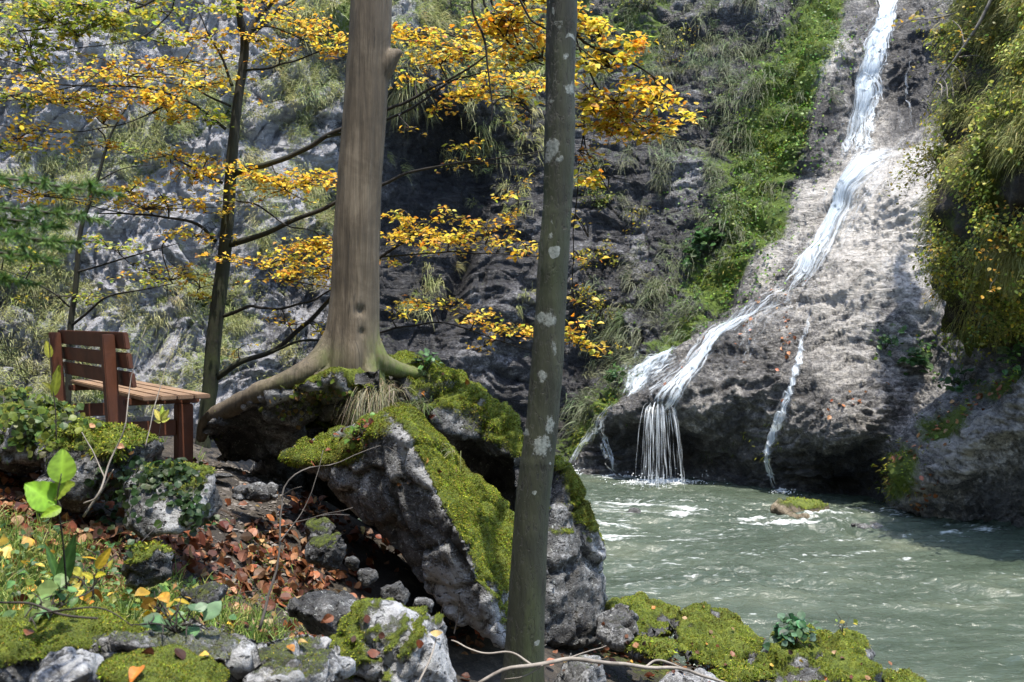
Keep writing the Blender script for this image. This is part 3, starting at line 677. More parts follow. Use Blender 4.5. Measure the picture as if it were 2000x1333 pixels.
M['riverrock'] = rock_material('river_rock', 2.5, (.030, .022, .012), (.10, .075, .042), (.26, .22, .15), rough=.4, lichen=0, bumpd=.03)
SH = dict(voxel=.022, smooth=2, dens=30000, tuft=.010, freq=1.7, moss_lo=.46, moss_hi=.86, mossnoise=1.3)
rock("rock", "long low mossy rock at the water's edge beside the big boulder", [hp([(1185, 1190, 6.9), (1230, 1172, 7.2), (1290, 1172, 7.3), (1335, 1190, 7.1), (1325, 1235, 6.7), (1260, 1250, 6.5), (1195, 1240, 6.5), (1250, 1260, 7.4), (1320, 1230, 7.6)])], amp=.05, seed=651, **SH)
rock("rock", "large rounded moss covered rock on the near shore", [hp([(1308, 1215, 6.7), (1330, 1182, 6.8), (1390, 1178, 7.0), (1440, 1200, 6.9), (1505, 1250, 6.7), (1470, 1290, 6.3), (1390, 1310, 6.1), (1325, 1285, 6.2), (1400, 1230, 7.5), (1480, 1270, 7.3)])], amp=.06, seed=652, mossb=[(1375, 1225, 8, 30, 0, -.8), (1430, 1240, 10, 24, 20, -.8), (1420, 1300, 40, 16, 0, -.6)], **SH)
rock("rock", "broad mossy shore rock carrying the clover like plant", [hp([(1400, 1340, 5.7), (1440, 1290, 6.1), (1500, 1250, 6.3), (1560, 1222, 6.4), (1640, 1224, 6.5), (1684, 1262, 6.3), (1722, 1340, 5.9), (1650, 1400, 5.3), (1480, 1400, 5.3), (1560, 1290, 7.2), (1680, 1320, 6.9)])], amp=.07, seed=653, strata=(-.5, .2, .8), mossb=[(1690, 1300, 24, 50, 30, -.9), (1600, 1300, 60, 10, -30, -.5), (1520, 1320, 60, 10, -30, -.5)], **SH)
stone_px("small mossy rock in the water at the bottom edge", 1760, 1340, 6.4, .16, .2, .10, 54, moss_lo=.2, moss_hi=.5, dens=10000, amp=.03, freq=2)
stone_px("low mossy stone between the dark angular rock and the leaf filled gap", 1275, 1275, 5.9, .16, .2, .08, 55, moss_lo=.2, moss_hi=.6, dens=12000, amp=.03, freq=2)
stone_px("grey lichened stone at the foot of the lichen spotted trunk, under the grey stick", 1130, 1335, 4.6, .17, .2, .12, 56, moss_amt=.4, tone=0.13, dens=6000, amp=.03, freq=2.4)
stone_px("pale flat stone in the bottom shore, under the end of the grey stick", 1345, 1345, 5.3, .22, .2, .10, 57, moss_amt=.3, tone=0.17, dens=6000, amp=.03, freq=2.2)
stone_px("mossy stone beside the pale flat stone at the bottom edge", 1450, 1330, 5.8, .20, .2, .12, 58, moss_lo=.3, moss_hi=.6, dens=12000, amp=.03, freq=2.2)
stone_px("brown mossy rock breaking the middle of the river", 1565, 1006, 12.9, .50, .36, .19, 60, moss_lo=.7, moss_hi=1.15, dens=1800, tuft=.025, amp=.07, freq=1.2, voxel=.03, mat=M["riverrock"])
stone_px("dark wet stone just breaking the river, right of the brown mossy rock", 1618, 1010, 12.9, .22, .2, .09, 61, moss_amt=.1, tone=-0.08, dens=0, amp=.04, freq=1.6, voxel=.025)
stone_px("small dark stone in the white water near the cascade", 1240, 1003, 13.2, .15, .15, .09, 62, moss_amt=.1, dens=0, amp=.03, freq=2, voxel=.025)
stone_px("flat pale stone awash in the river below the mossy ridge", 1690, 1028, 12.4, .26, .2, .05, 63, moss_amt=.1, tone=0.01, dens=0, amp=.03, freq=2, voxel=.02)

# ------------------------------------------------------------------ the bench
U = np.array([-.5635, .826, 0]); Vv = np.array([.826, .5635, 0]); BG = 1.6; B0 = np.array([-2.235, 6.15, BG])
M['bench'] = wood_material("bench_stain", (.055, .018, .008), (.150, .050, .022), (3, 3, 3), .004, .6)
M['seatwood'] = wood_material("seat_wood", (.12, .070, .040), (.27, .175, .105), (3, 3, 3), .004, .6)

def box(mb, u0, u1, v0, v1, z0, z1, shear=0.0, bev=.006):
    """a bevelled board in the bench's own directions; shear leans it back with height"""
    bm = bmesh.new(); bmesh.ops.create_cube(bm, size=1)
    for v in bm.verts: v.co = ((v.co.x + .5) * (u1 - u0), (v.co.y + .5) * (v1 - v0), (v.co.z + .5) * (z1 - z0))
    bmesh.ops.bevel(bm, geom=list(bm.edges), offset=bev, segments=2, affect='EDGES')
    bmesh.ops.triangulate(bm, faces=bm.faces)
    co = np.array([v.co for v in bm.verts]); bm.verts.index_update()
    T = [[v.index for v in f.verts] for f in bm.faces]; bm.free()
    z = co[:, 2] + z0
    mb.add(B0 + (co[:, 0:1] + u0) * U + (co[:, 1:2] + v0 - shear * np.maximum(z - .42, 0)[:, None]) * Vv + z[:, None] * np.array([0, 0, 1]), T=np.array(T))

bench = empty("bench", B0, "brown stained wooden bench seen from behind, on the bank left of the bare tree", "bench")
mb = MB()
for i in range(4): box(mb, 0, 2.2, .0 + i * .105, .095 + i * .105, .42, .45)
mb.build("seat", M['seatwood'], bench, smooth=False)
mb = MB()
for a, b in ((.735, .84), (.615, .712), (.50, .595)): box(mb, .08, 2.14, -.035, -.003, a, b, .16)
mb.build("backrest", M['bench'], bench, smooth=False)
for u in (.27, 1.98):
    mb = MB(); box(mb, u, u + .09, -.115, -.040, -.06, .825, .16); mb.build("leg", M['bench'], bench, smooth=False)
    mb = MB(); box(mb, u, u + .10, .285, .385, -.06, .372); mb.build("leg", M['bench'], bench, smooth=False)
    mb = MB(); box(mb, u + .015, u + .075, -.038, .43, .375, .418); mb.build("seat_support", M['bench'], bench, smooth=False)
    mb = MB(); box(mb, u + .025, u + .065, -.038, .283, .17, .27); mb.build("stretcher", M['bench'], bench, smooth=False)

# ------------------------------------------------------------------ trees
m = NT("weathered_bare_wood"); v = m.coord(); f1 = m.noise(m.coord((70, 70, 3.0)), 1.0, 5, .65, .5); f2 = m.noise(m.coord((11, 11, .9), (.03, .02, 0)), 1.3, 6, .6, .8); f3 = m.noise(v, 4.5, 7, .68, .5)
g = m.math('ADD', m.math('MULTIPLY', f1, .28), m.math('ADD', m.math('MULTIPLY', f2, .34), m.math('MULTIPLY', f3, .38)))
c = m.ramp(g, [(.36, (.032, .024, .015)), (.50, (.090, .070, .045)), (.64, (.185, .150, .104))])
c = m.mix(m.ramp(m.noise(m.coord((24, 24, 1.4)), 1.0, 4, .6, 1.5), [(.60, 0.0), (.68, .7)]), c, (.022, .018, .013))
c = m.mix(m.math('MULTIPLY', m.attr("moss"), m.ramp(m.noise(v, 9, 7, .75), [(.35, .1), (.62, 1.0)])), c, (.085, .12, .014))
M['deadwood'] = m.set(Base_Color=c, Roughness=.78, Normal=m.bump(m.math('ADD', m.math('MULTIPLY', f1, .6), f2), .9, .012))
def pxpath(lst, n):
    """(px, py, depth, width in px) -> points and radii"""
    q = spline(np.array(lst, float), n)
    return PT(q[:, 0], q[:, 1], q[:, 2]), q[:, 3] / F_PX * q[:, 2] / 2

dead = empty("dead_tree", PT(690, 745, 6.3), "bare barkless grey brown trunk rooted on top of the boulder", "tree")
mb = MB()
mb.tube(*pxpath([(734, -300, 6.3, 72), (730, -100, 6.3, 75), (725, 0, 6.3, 77), (715, 200, 6.3, 80), (702, 400, 6.3, 85), (693, 570, 6.3, 90), (689, 650, 6.3, 99), (686, 705, 6.3, 112), (684, 775, 6.35, 138)], 60), sides=32)
for r in ([(678, 620, 6.3, 50), (660, 668, 6.27, 56), (628, 706, 6.22, 50), (588, 732, 6.17, 40), (540, 752, 6.15, 32), (488, 776, 6.25, 25), (445, 800, 6.4, 22), (405, 822, 6.5, 14), (392, 860, 6.55, 8)],
          [(662, 690, 6.27, 34), (640, 730, 6.18, 30), (622, 755, 6.12, 22), (600, 775, 6.1, 14)],
          [(690, 680, 6.26, 36), (686, 730, 6.17, 30), (680, 775, 6.10, 18)],
          [(712, 670, 6.27, 36), (719, 725, 6.18, 28), (724, 775, 6.12, 18)],
          [(722, 670, 6.3, 40), (742, 705, 6.3, 32), (775, 722, 6.4, 24), (830, 735, 6.5, 14)],
          [(690, 700, 6.5, 50), (690, 740, 6.8, 40), (700, 770, 7.0, 20)]):
    mb.tube(*pxpath(r, 24), sides=14)
mb.tube(*pxpath([(735, 150, 6.3, 50), (750, 128, 6.29, 44), (766, 112, 6.28, 30), (780, 103, 6.27, 14), (784, 101, 6.26, 6)], 12), sides=12)
co, q = remeshed(np.concatenate(mb.V), list(np.concatenate(mb.Q)) + list(np.concatenate(mb.T)), voxel=.011, smooth=5)
nn = vnormals(co, q); px_, py_ = proj(co)
ax_x = np.interp(co[:, 2], [1.9, 3.0, 4.5, 5.5], [-.98, -.96, -.88, -.86])
th = np.arctan2(co[:, 1] - 6.3, co[:, 0] - ax_x)
flare = sstep(620, 740, py_)
rib = ridged(np.stack([np.cos(th) * 1.6, np.sin(th) * 1.6, co[:, 2] * .35], -1), 3, 601)
co = co + nn * (0.005 * rib + flare * 0.016 * rib + 0.010 * fbm(co * np.array([3, 3, 1.2]), 3, 611) + .002 * fbm(co * np.array([30, 30, 3]), 2, 615) - .02 * blobs(px_, py_, [(703, 608, 9, 10, 0, 1), (706, 650, 6, 8, 0, .8)]))[:, None]
moss_dt = np.clip(blobs(px_, py_, [(745, 700, 25, 50, 0, 1.3), (800, 730, 60, 20, 10, 1.2), (640, 700, 30, 30, -35, .45), (560, 745, 50, 14, -25, .4), (652, 300, 12, 400, 5, .35)]), 0, 1)
mesh("trunk", co, q, M['deadwood'], dead, attrs={"moss": moss_dt})

# lichen spotted trunk in front
m = NT("smooth_lichen_bark"); v = m.coord((1, 1, 1)); v2 = m.coord((10, 10, 2))
c = m.ramp(m.math('ADD', m.math('MULTIPLY', m.noise(v2, 1.4, 7, .65), .6), m.math('MULTIPLY', m.noise(v, 2.2, 4), .4)), [(.36, (.010, .013, .007)), (.54, (.028, .033, .017)), (.70, (.062, .068, .038))])
sp = m.new("ShaderNodeTexVoronoi"); nz = m.new("ShaderNodeTexNoise"); m.link(v, nz.inputs["Vector"]); nz.inputs["Scale"].default_value = 30; nz.inputs["Detail"].default_value = 4
vd = m.new("ShaderNodeVectorMath", operation='MULTIPLY_ADD'); m.link(nz.outputs["Color"], vd.inputs[0]); vd.inputs[1].default_value = (.035,) * 3; m.link(v, vd.inputs[2])
m.link(vd.outputs[0], sp.inputs["Vector"]); sp.inputs["Scale"].default_value = 13
sep = m.new("ShaderNodeSeparateColor"); m.link(sp.outputs["Color"], sep.inputs[0])
rad = m.math('MULTIPLY', m.math('POWER', sep.outputs[0], 4.0), 0.42)
spot = m.math('MULTIPLY', m.math('LESS_THAN', sp.outputs["Distance"], rad), m.math('GREATER_THAN', m.noise(v, 2.6, 3), .44))
lm = m.attr("lichen")
spot = m.math('MAXIMUM', spot, m.ramp(m.math('ADD', lm, m.math('MULTIPLY', m.math('SUBTRACT', m.noise(v, 34, 6, .75), .5), 1.9)), [(.46, 0.0), (.64, 1.0)]))
spc = m.ramp(m.noise(v, 70, 4, .7), [(.3, (.085, .105, .09)), (.65, (.29, .32, .30))])
ck = m.ramp(m.noise(m.coord((26, 26, 9)), 1.6, 6, .7, 1.2), [(.36, 1.0), (.46, 0.0)]); c = m.mix(m.math('MULTIPLY', ck, .75), c, (.008, .009, .006))
c = m.mix(m.ramp(m.noise(m.coord((7, 7, 1.2)), 1.0, 5, .6), [(.50, 0.0), (.66, .55)]), c, (.035, .052, .014))
M['bark'] = m.set(Base_Color=m.mix(m.math('MULTIPLY', spot, .9), c, spc), Roughness=.75, Normal=m.bump(m.math('SUBTRACT', m.math('ADD', m.noise(v2, 3, 6, .6), m.math('MULTIPLY', spot, .3)), m.math('MULTIPLY', ck, .5)), .9, .008))
lt = empty("beech_tree", PT(1024, 1345, 4.6), "slim grey green trunk with white lichen patches standing in front of the boulder", "tree")
lp, lr = pxpath([(1100, -500, 4.6, 54), (1099, -200, 4.6, 56), (1096, 0, 4.6, 58), (1093, 230, 4.6, 59), (1088, 400, 4.6, 59), (1078, 560, 4.6, 60), (1063, 780, 4.6, 63), (1049, 900, 4.6, 66), (1039, 1000, 4.6, 67), (1030, 1150, 4.6, 71), (1024, 1270, 4.6, 77), (1021, 1345, 4.6, 90), (1020, 1400, 4.6, 110)], 260)
V, Q, T = tube(lp, lr, 40)
nn = unit(V[:-2] - np.repeat(lp, 40, 0)); nn = np.vstack([nn, nn[:2]])
V = V + nn * (0.006 * fbm(V * np.array([5, 5, 2.5]), 3, 701) + .004 * ridged(V * np.array([3, 3, 9]), 2, 705) * sstep(.4, .7, noise(V * 2, 706)[:]) + sum(.0016 * np.exp(-((proj(V)[1] - y0 + 4 * noise(V * 6, 709)) / w0)**2) for y0, w0 in ((238, 9), (585, 6), (905, 8), (60, 5), (415, 4))))[:, None]
qx, qy = proj(V)
lich = blobs(qx, qy, [(1058, 870, 20, 24, 0, 1), (1074, 830, 12, 22, 0, .9), (1072, 625, 18, 16, 0, .9), (1056, 620, 16, 14, 0, .9), (1060, 735, 10, 14, 0, 1), (1080, 290, 16, 22, 10, 1), (1092, 310, 10, 10, 0, .9), (1070, 310, 9, 12, 0, .9), (1113, 175, 12, 16, 0, .9), (1075, 195, 9, 10, 0, .8), (1093, 48, 9, 9, 0, .9), (1104, 112, 9, 8, 0, .9), (1083, 150, 8, 8, 0, .8), (1080, 680, 8, 20, 0, .7), (1030, 845, 8, 10, 0, .8), (1085, 45, 6, 6, 0, .8), (1075, 460, 7, 12, 0, .7)])
mesh("trunk", V, [Q, T], M['bark'], lt, attrs={"lichen": lich})

M['darkbark'] = wood_material("dark_mossy_bark", (.006, .0055, .005), (.020, .017, .013), (12, 12, 4), .012, .9, green=(.028, .038, .007))
M['twig'] = wood_material("dark_twig", (.012, .009, .007), (.034, .026, .020), (12, 12, 4), .003, .8)

GOLD = [(.70, .47, .04), (.74, .56, .07), (.64, .33, .03), (.70, .59, .09), (.42, .17, .02), (.46, .48, .06)]
PG_ = [.30, .26, .16, .12, .08, .08]
GREENY = [(.26, .32, .05), (.38, .40, .05), (.18, .24, .035), (.50, .42, .04)]
SPRAYED = {}
def spray(mbw, out, c, rx, rz, n, limb, size, pal, pp=None, ry=None, tilt=0.0):
    """a flat, layered spray of beech leaves with its own twigs, fed from the nearest point of the limbs"""
    ry = ry or rx * 0.8
    c = np.asarray(c, float)
    grown = SPRAYED.setdefault(id(limb), [limb]); near = np.vstack(grown)
    k = np.argmin(((near - c)**2).sum(1)); a0 = near[k]
    nt = max(3, int(n / 22))
    ends = c + np.stack([R.normal(0, rx * .55, nt), R.normal(0, ry * .55, nt), R.normal(0, rz * .55, nt)], -1)
    ends[:, 2] += tilt * (ends[:, 0] - c[0])
    far = np.linalg.norm(a0 - c); j = c + R.normal(0, .05, 3); side = np.array([R.normal(0, .12), R.normal(0, .12), .10]) * far
    arm = spline([a0, a0 * .6 + j * .4 + side, j], 12); mbw.tube(arm, np.linspace(.0075, .004, 12), 5); grown.append(arm[4:])
    P_, Y_ = [], []
    for e in ends:
        mid = (j + e) / 2 + R.normal(0, .03, 3) + np.array([0, 0, .03])
        t = spline([j, mid, e], 8); grown.append(t[3:]); mbw.tube(t, np.linspace(.0045, .0015, 8), 4)
        m_ = int(n / nt)
        s = R.uniform(.15, 1.03, m_)
        p = np.stack([np.interp(s, np.linspace(0, 1, 8), t[:, i]) for i in range(3)], -1)
        dirv = math.atan2(e[1] - j[1], e[0] - j[0])
        ya = dirv + np.where(R.random(m_) < .5, 1, -1) * R.uniform(.3, 1.3, m_)
        off = np.stack([np.cos(ya), np.sin(ya), 0 * ya], -1) * R.uniform(0, .09, (m_, 1))
        P_.append(p + off + R.normal(0, .018, (m_, 3)) * np.array([1, 1, .8])); Y_.append(ya)
    P_ = np.vstack(P_); n_ = len(P_)
    nr = unit(np.stack([R.normal(0, .42, n_), R.normal(-.12, .42, n_), np.ones(n_)], -1))
    V, T, C = leaves(P_, nr, R.uniform(0, 6.28, n_), size * R.uniform(.45, 1.35, n_), pick(pal, n_, .22, pp), .95, R.uniform(.3, 2.6, n_), fine=c[1] < 7)
    out.add(V, T=T, col=C)

# the dark beech with the golden sprays
bt = empty("beech_tree", PT(396, 850, 8.5), "dark mossy beech with layered golden leaves behind the bench", "tree")
mb = MB()
mb.tube(*pxpath([(396, 900, 8.5, 34), (398, 850, 8.5, 29), (410, 760, 8.5, 30), (420, 640, 8.5, 29), (438, 500, 8.5, 26), (447, 400, 8.5, 23), (452, 320, 8.5, 21), (464, 200, 8.5, 18), (478, 95, 8.5, 17), (470, 40, 8.45, 14), (467, 0, 8.4, 12), (462, -150, 8.3, 9), (470, -350, 8.2, 5)], 90), sides=16)
mb.tube(*pxpath([(478, 90, 8.5, 13), (500, 40, 8.55, 9), (535, -2, 8.6, 8), (600, -120, 8.7, 5)], 20), sides=9)
mb.tube(*pxpath([(480, 85, 8.5, 11), (512, 48, 8.6, 8), (568, 2, 8.7, 7), (680, -80, 9, 4)], 20), sides=9)
V = np.concatenate(mb.V); V = V + .006 * np.stack([noise(V * 14, 801), noise(V * 14, 802), noise(V * 14, 803)], -1)
qx, qy = proj(V)
mesh("trunk", V, [np.concatenate(mb.Q), np.concatenate(mb.T)], M['darkbark'], bt, attrs={"moss": sstep(0, 800, qy) * .7 + .15})
LIMBS = [[(463, -120, 8.3, 7), (380, -50, 8.1, 6), (260, 20, 7.9, 5), (150, 45, 7.7, 4), (40, 62, 7.5, 3), (-60, 66, 7.4, 2)], [(280, 10, 7.9, 4), (180, -10, 7.8, 3), (60, -5, 7.6, 2.5), (-60, 10, 7.5, 2)], [(350, -30, 8.05, 4), (330, 30, 8.2, 3), (270, 75, 8.0, 2.5), (190, 90, 7.8, 2), (60, 105, 7.6, 1.5)], [(455, 336, 8.5, 15), (530, 320, 8.3, 11), (600, 290, 8.2, 10), (650, 260, 8.1, 9), (720, 232, 8.0, 8), (790, 200, 7.9, 6), (860, 165, 7.8, 5), (930, 125, 7.7, 4), (985, 85, 7.6, 2)],
 [(640, 268, 8.1, 6), (720, 246, 8.1, 5.5), (800, 214, 8.0, 5), (880, 160, 8.0, 4), (960, 140, 7.9, 2.5), (1040, 128, 7.8, 1.5)],
 [(448, 480, 8.5, 14), (520, 455, 8.3, 10), (590, 425, 8.2, 9), (660, 395, 8.1, 8), (740, 364, 8.0, 7), (800, 338, 7.9, 5), (890, 320, 7.8, 4), (1000, 305, 7.7, 3), (1070, 294, 7.6, 2)],
 [(890, 320, 7.8, 3), (980, 320, 7.8, 2.5), (1060, 326, 7.8, 1.5)],
 [(424, 738, 8.5, 15), (470, 708, 8.4, 11), (530, 688, 8.3, 10), (590, 640, 8.2, 9), (640, 592, 8.15, 8), (665, 562, 8.1, 7), (745, 502, 8.0, 6), (820, 452, 7.9, 4), (850, 425, 7.85, 2)],
 [(745, 502, 8.0, 4), (840, 494, 7.9, 3), (920, 494, 7.8, 2.6), (1060, 502, 7.7, 1.6)],
 [(525, 690, 8.3, 6), (580, 668, 8.2, 5), (650, 662, 8.2, 5), (735, 650, 8.1, 4.5), (800, 636, 8.0, 4), (870, 632, 7.9, 3), (960, 660, 7.8, 2.4), (1050, 690, 7.7, 1.5)],
 [(438, 618, 8.5, 8), (490, 600, 8.3, 6), (540, 604, 8.1, 5), (600, 590, 8.0, 4), (660, 560, 7.9, 3)],
 [(443, 252, 8.5, 7), (396, 216, 8.4, 5), (348, 192, 8.3, 4.5), (280, 172, 8.2, 4), (160, 168, 8.0, 3.5), (60, 160, 7.9, 3), (-40, 148, 7.8, 2)],
 [(448, 208, 8.5, 5), (400, 184, 8.7, 4), (352, 152, 8.9, 3), (300, 140, 9.1, 2)],
 [(424, 472, 8.5, 8), (380, 436, 8.4, 6), (320, 424, 8.3, 4.5), (260, 418, 8.2, 4), (190, 415, 8.1, 2.5)],
 [(330, 425, 8.3, 3.5), (328, 405, 8.3, 3), (310, 375, 8.3, 2)],
 [(455, 168, 8.5, 7), (440, 130, 8.5, 5), (420, 90, 8.5, 4), (400, 50, 8.5, 3), (378, -10, 8.5, 2)],
 [(478, 138, 8.5, 5), (540, 130, 8.4, 4), (610, 105, 8.3, 3), (690, 78, 8.2, 2)],
 [(492, 58, 8.5, 4), (540, 55, 8.4, 3), (620, 90, 8.3, 2.5), (690, 108, 8.2, 2)],
 [(436, 358, 8.5, 6), (390, 336, 8.4, 5), (354, 315, 8.3, 3), (300, 300, 8.2, 2)],
 [(452, 390, 8.5, 4), (500, 400, 8.3, 3.5), (560, 440, 8.1, 3), (620, 452, 8.0, 2)],
 [(150, 168, 8.0, 2.5), (60, 190, 7.9, 2), (0, 200, 7.8, 2), (-60, 205, 7.7, 1)],
 [(250, 418, 8.2, 2.5), (120, 390, 8.0, 2), (0, 365, 7.9, 1.5), (-40, 350, 7.9, 1)],
 [(350, 192, 8.3, 3), (250, 240, 8.0, 2.5), (120, 260, 7.8, 2), (0, 245, 7.6, 1.5)]]
limb_pts = [PT(np.array([452., 430, 400]), np.array([300., 600, 800]), 8.5)]
for L in LIMBS:
    p, r = pxpath(L, 40); p = p + .012 * np.stack([noise(p * 5, 811), noise(p * 5, 812), noise(p * 5, 813)], -1)
    V, Q, T = tube(p, np.maximum(r, .003), 8)
    mesh("limb", V, [Q, T], M['darkbark'], bt, attrs={"moss": np.clip(.75 - .06 * np.arange(len(V)) / 8, 0, 1)}); limb_pts.append(p)
limb_pts = np.vstack(limb_pts)
tw, lf = MB(), MB()
# px, py, depth, half width px, half height px, leaves
SPR = [(250, 150, 8.2, 130, 22, 420), (120, 170, 8.0, 110, 24, 380), (350, 135, 8.6, 80, 22, 260), (380, 165, 8.4, 60, 18, 160), (300, 195, 8.0, 90, 22, 260), (200, 200, 7.9, 90, 20, 240), (60, 270, 7.7, 90, 14, 190), (20, 215, 7.8, 60, 18, 140), (200, 292, 7.9, 60, 10, 70), (205, 235, 7.9, 60, 12, 120), (330, 215, 8.2, 60, 14, 140), (400, 232, 8.4, 50, 12, 110),
 (90, 388, 7.9, 100, 16, 260), (300, 398, 8.2, 110, 14, 300), (250, 374, 8.2, 60, 12, 150), (385, 352, 8.4, 60, 18, 220), (330, 312, 8.3, 50, 13, 110), (400, 325, 8.5, 40, 15, 90), (540, 362, 8.2, 90, 20, 360), (500, 345, 8.2, 60, 11, 160), (610, 352, 8.0, 60, 12, 150), (400, 402, 8.3, 40, 10, 70), (380, 466, 8.3, 60, 9, 110), (600, 500, 8.0, 80, 14, 300), (520, 512, 8.1, 60, 11, 160), (640, 482, 8.0, 40, 12, 110), (560, 546, 8.0, 80, 12, 190), (635, 530, 7.9, 50, 13, 170), (410, 75, 8.5, 50, 12, 110), (425, 95, 8.5, 40, 10, 70), (580, 55, 8.4, 80, 16, 230), (640, 62, 8.3, 50, 18, 170), (500, 82, 8.5, 40, 13, 110), (640, 96, 8.3, 45, 13, 150), (540, 106, 8.4, 50, 14, 130), (520, 12, 8.6, 50, 14, 100),
 (350, 542, 8.6, 80, 10, 90), (390, 572, 8.6, 50, 8, 60), (380, 520, 8.6, 40, 8, 40), (300, 522, 8.6, 40, 7, 24), (380, 590, 8.6, 40, 9, 70), (560, 640, 8.2, 60, 8, 24), (610, 640, 8.1, 30, 7, 18), (470, 690, 8.4, 30, 8, 16), (550, 620, 8.1, 40, 8, 18),
 (820, 75, 7.9, 60, 14, 200), (900, 100, 7.9, 80, 26, 380), (850, 130, 8.0, 60, 16, 190), (960, 180, 7.8, 100, 18, 280), (900, 188, 7.9, 60, 12, 130), (1030, 160, 7.8, 50, 18, 160), (790, 70, 8.0, 30, 10, 60), (800, 165, 7.9, 40, 14, 30), (880, 210, 7.9, 40, 10, 50), (800, 430, 7.9, 50, 12, 90), (875, 432, 7.9, 40, 9, 50), (800, 466, 7.9, 60, 14, 190), (870, 482, 7.8, 90, 15, 330), (960, 452, 7.8, 60, 12, 90), (1000, 420, 7.8, 50, 16, 60), (1030, 492, 7.7, 50, 12, 100), (780, 508, 8.0, 50, 9, 60), (850, 596, 7.9, 70, 10, 90), (920, 622, 7.8, 80, 11, 130), (1000, 652, 7.8, 70, 12, 110), (960, 682, 7.8, 40, 9, 40), (1040, 660, 7.7, 40, 10, 50), (770, 620, 8.0, 40, 10, 20), (1010, 375, 7.7, 50, 14, 40), (900, 330, 7.8, 60, 8, 34), (790, 255, 7.9, 20, 6, 10), (690, 660, 7.9, 20, 12, 14), (920, 285, 7.8, 40, 10, 36)]
for (px, py, d, a, b, n) in SPR:
    g = px < 480 and py < 300 and R.random() < .22
    spray(tw, lf, PT(px, py, d), a / F_PX * d * 1.4, b / F_PX * d * 1.5, int(n * 1.25), limb_pts, .042, GREENY if g else GOLD, None if g else PG_)
for (px, py, d, a, b, n) in [(80, 25, 7.4, 120, 30, 420), (220, 65, 7.6, 100, 26, 320), (330, 30, 8.2, 90, 22, 160), (40, 85, 7.4, 90, 22, 260), (170, 20, 7.5, 110, 20, 240), (330, 80, 8.2, 60, 16, 90), (60, 130, 7.5, 110, 24, 200), (20, 300, 7.8, 60, 24, 120), (150, 60, 7.6, 130, 26, 260), (420, 20, 8.3, 60, 20, 120)]:
    spray(tw, lf, PT(px, py, d), a / F_PX * d, b / F_PX * d, n, limb_pts, .048, GREENY)
tw.build("twigs", M['twig'], bt); lf.build("crown", M['leaf'], bt, smooth=False)

# the branches hanging in from the crown of the lichen spotted tree, and its denser orange leaves
HANG = [[(1099, -320, 4.6, 26), (1120, -300, 5.1, 18), (1120, -190, 5.7, 12), (1090, -60, 6.0, 8), (1120, 60, 6.0, 6), (1200, 110, 6.0, 5), (1280, 150, 6.0, 3), (1330, 190, 6.0, 2)],
 [(1120, -190, 5.7, 8), (1010, -130, 5.9, 6), (925, -5, 6.0, 5), (944, 70, 6.0, 5), (953, 130, 6.0, 4), (961, 200, 6.0, 3), (955, 242, 6.0, 2)],
 [(1120, -190, 5.7, 7), (1000, -110, 6.0, 6), (945, -5, 6.1, 5), (985, 70, 6.1, 4.5), (1020, 105, 6.1, 4), (1060, 125, 6.1, 3)],
 [(1090, -60, 6.0, 6), (1020, -50, 6.1, 5), (960, 0, 6.2, 4), (1000, 50, 6.2, 3.5), (1015, 95, 6.2, 3), (1025, 110, 6.2, 2)],
 [(1090, -60, 6.0, 6), (1010, -30, 5.9, 5), (1030, 30, 5.9, 4.5), (1062, 52, 5.9, 4), (1130, 90, 5.9, 3), (1200, 150, 5.9, 2)],
 [(1120, 60, 6.0, 4), (1160, 160, 6.0, 3.5), (1210, 220, 6.1, 3), (1270, 260, 6.2, 2), (1340, 272, 6.2, 1.5)],
 [(1160, 160, 6.0, 3), (1140, 260, 6.2, 2.6), (1170, 335, 6.3, 2), (1230, 352, 6.4, 1.2)],
 [(1140, 260, 6.2, 2.6), (1125, 400, 6.5, 2.4), (1120, 560, 6.7, 2.2), (1140, 660, 6.8, 2), (1190, 690, 6.8, 1.2)]]
hang_pts = []
for L in HANG:
    p, r = pxpath(L, 40); p = p + .015 * np.stack([noise(p * 5, 821), noise(p * 5, 822), noise(p * 5, 823)], -1)
    V, Q, T = tube(p, np.maximum(r, .002), 8); mesh("limb", V, [Q, T], M['darkbark'], lt, attrs={"moss": np.zeros(len(V))}); hang_pts.append(p)
hang_pts = np.vstack(hang_pts)
tw, lf = MB(), MB()
for (px, py, d, a, b, n) in [(1200, 120, 6.0, 70, 40, 330), (1180, 60, 6.0, 60, 36, 240), (1250, 180, 6.0, 70, 30, 300), (1275, 248, 6.15, 75, 18, 300), (1180, 260, 6.1, 60, 18, 260), (1150, 200, 6.0, 45, 36, 200), (1200, 225, 6.1, 70, 22, 260), (1185, 345, 6.35, 55, 10, 120), (1230, 200, 6.0, 60, 20, 160), (1000, 60, 6.1, 80, 36, 420), (1040, 20, 6.1, 60, 30, 260), (960, 40, 6.2, 50, 30, 170), (1040, 110, 6.1, 50, 26, 200), (1150, 680, 6.8, 50, 16, 120), (1130, 645, 6.8, 26, 20, 60), (1130, 432, 6.5, 18, 12, 18), (1140, 492, 6.6, 24, 12, 24), (1120, 610, 6.7, 24, 20, 30), (1230, 90, 6.0, 40, 20, 80), (1310, 215, 6.1, 34, 20, 60), (1130, 30, 6.0, 40, 30, 120), (985, 205, 6.1, 40, 16, 60), (1030, 230, 6.1, 30, 30, 40), (1140, 300, 6.2, 26, 14, 50)]:
    g = px > 1100 and R.random() < .3
    spray(tw, lf, PT(px, py, d), a / F_PX * d * 1.4, b / F_PX * d * 1.6, int(n * (.85 if px > 1100 or py < 70 else 1.1)), hang_pts, .043, GOLD + [(.74, .26, .012)], [.22, .26, .12, .12, .04, .20, .04] if g else [.28, .26, .18, .10, .05, .06, .07], ry=a / F_PX * d * .6)
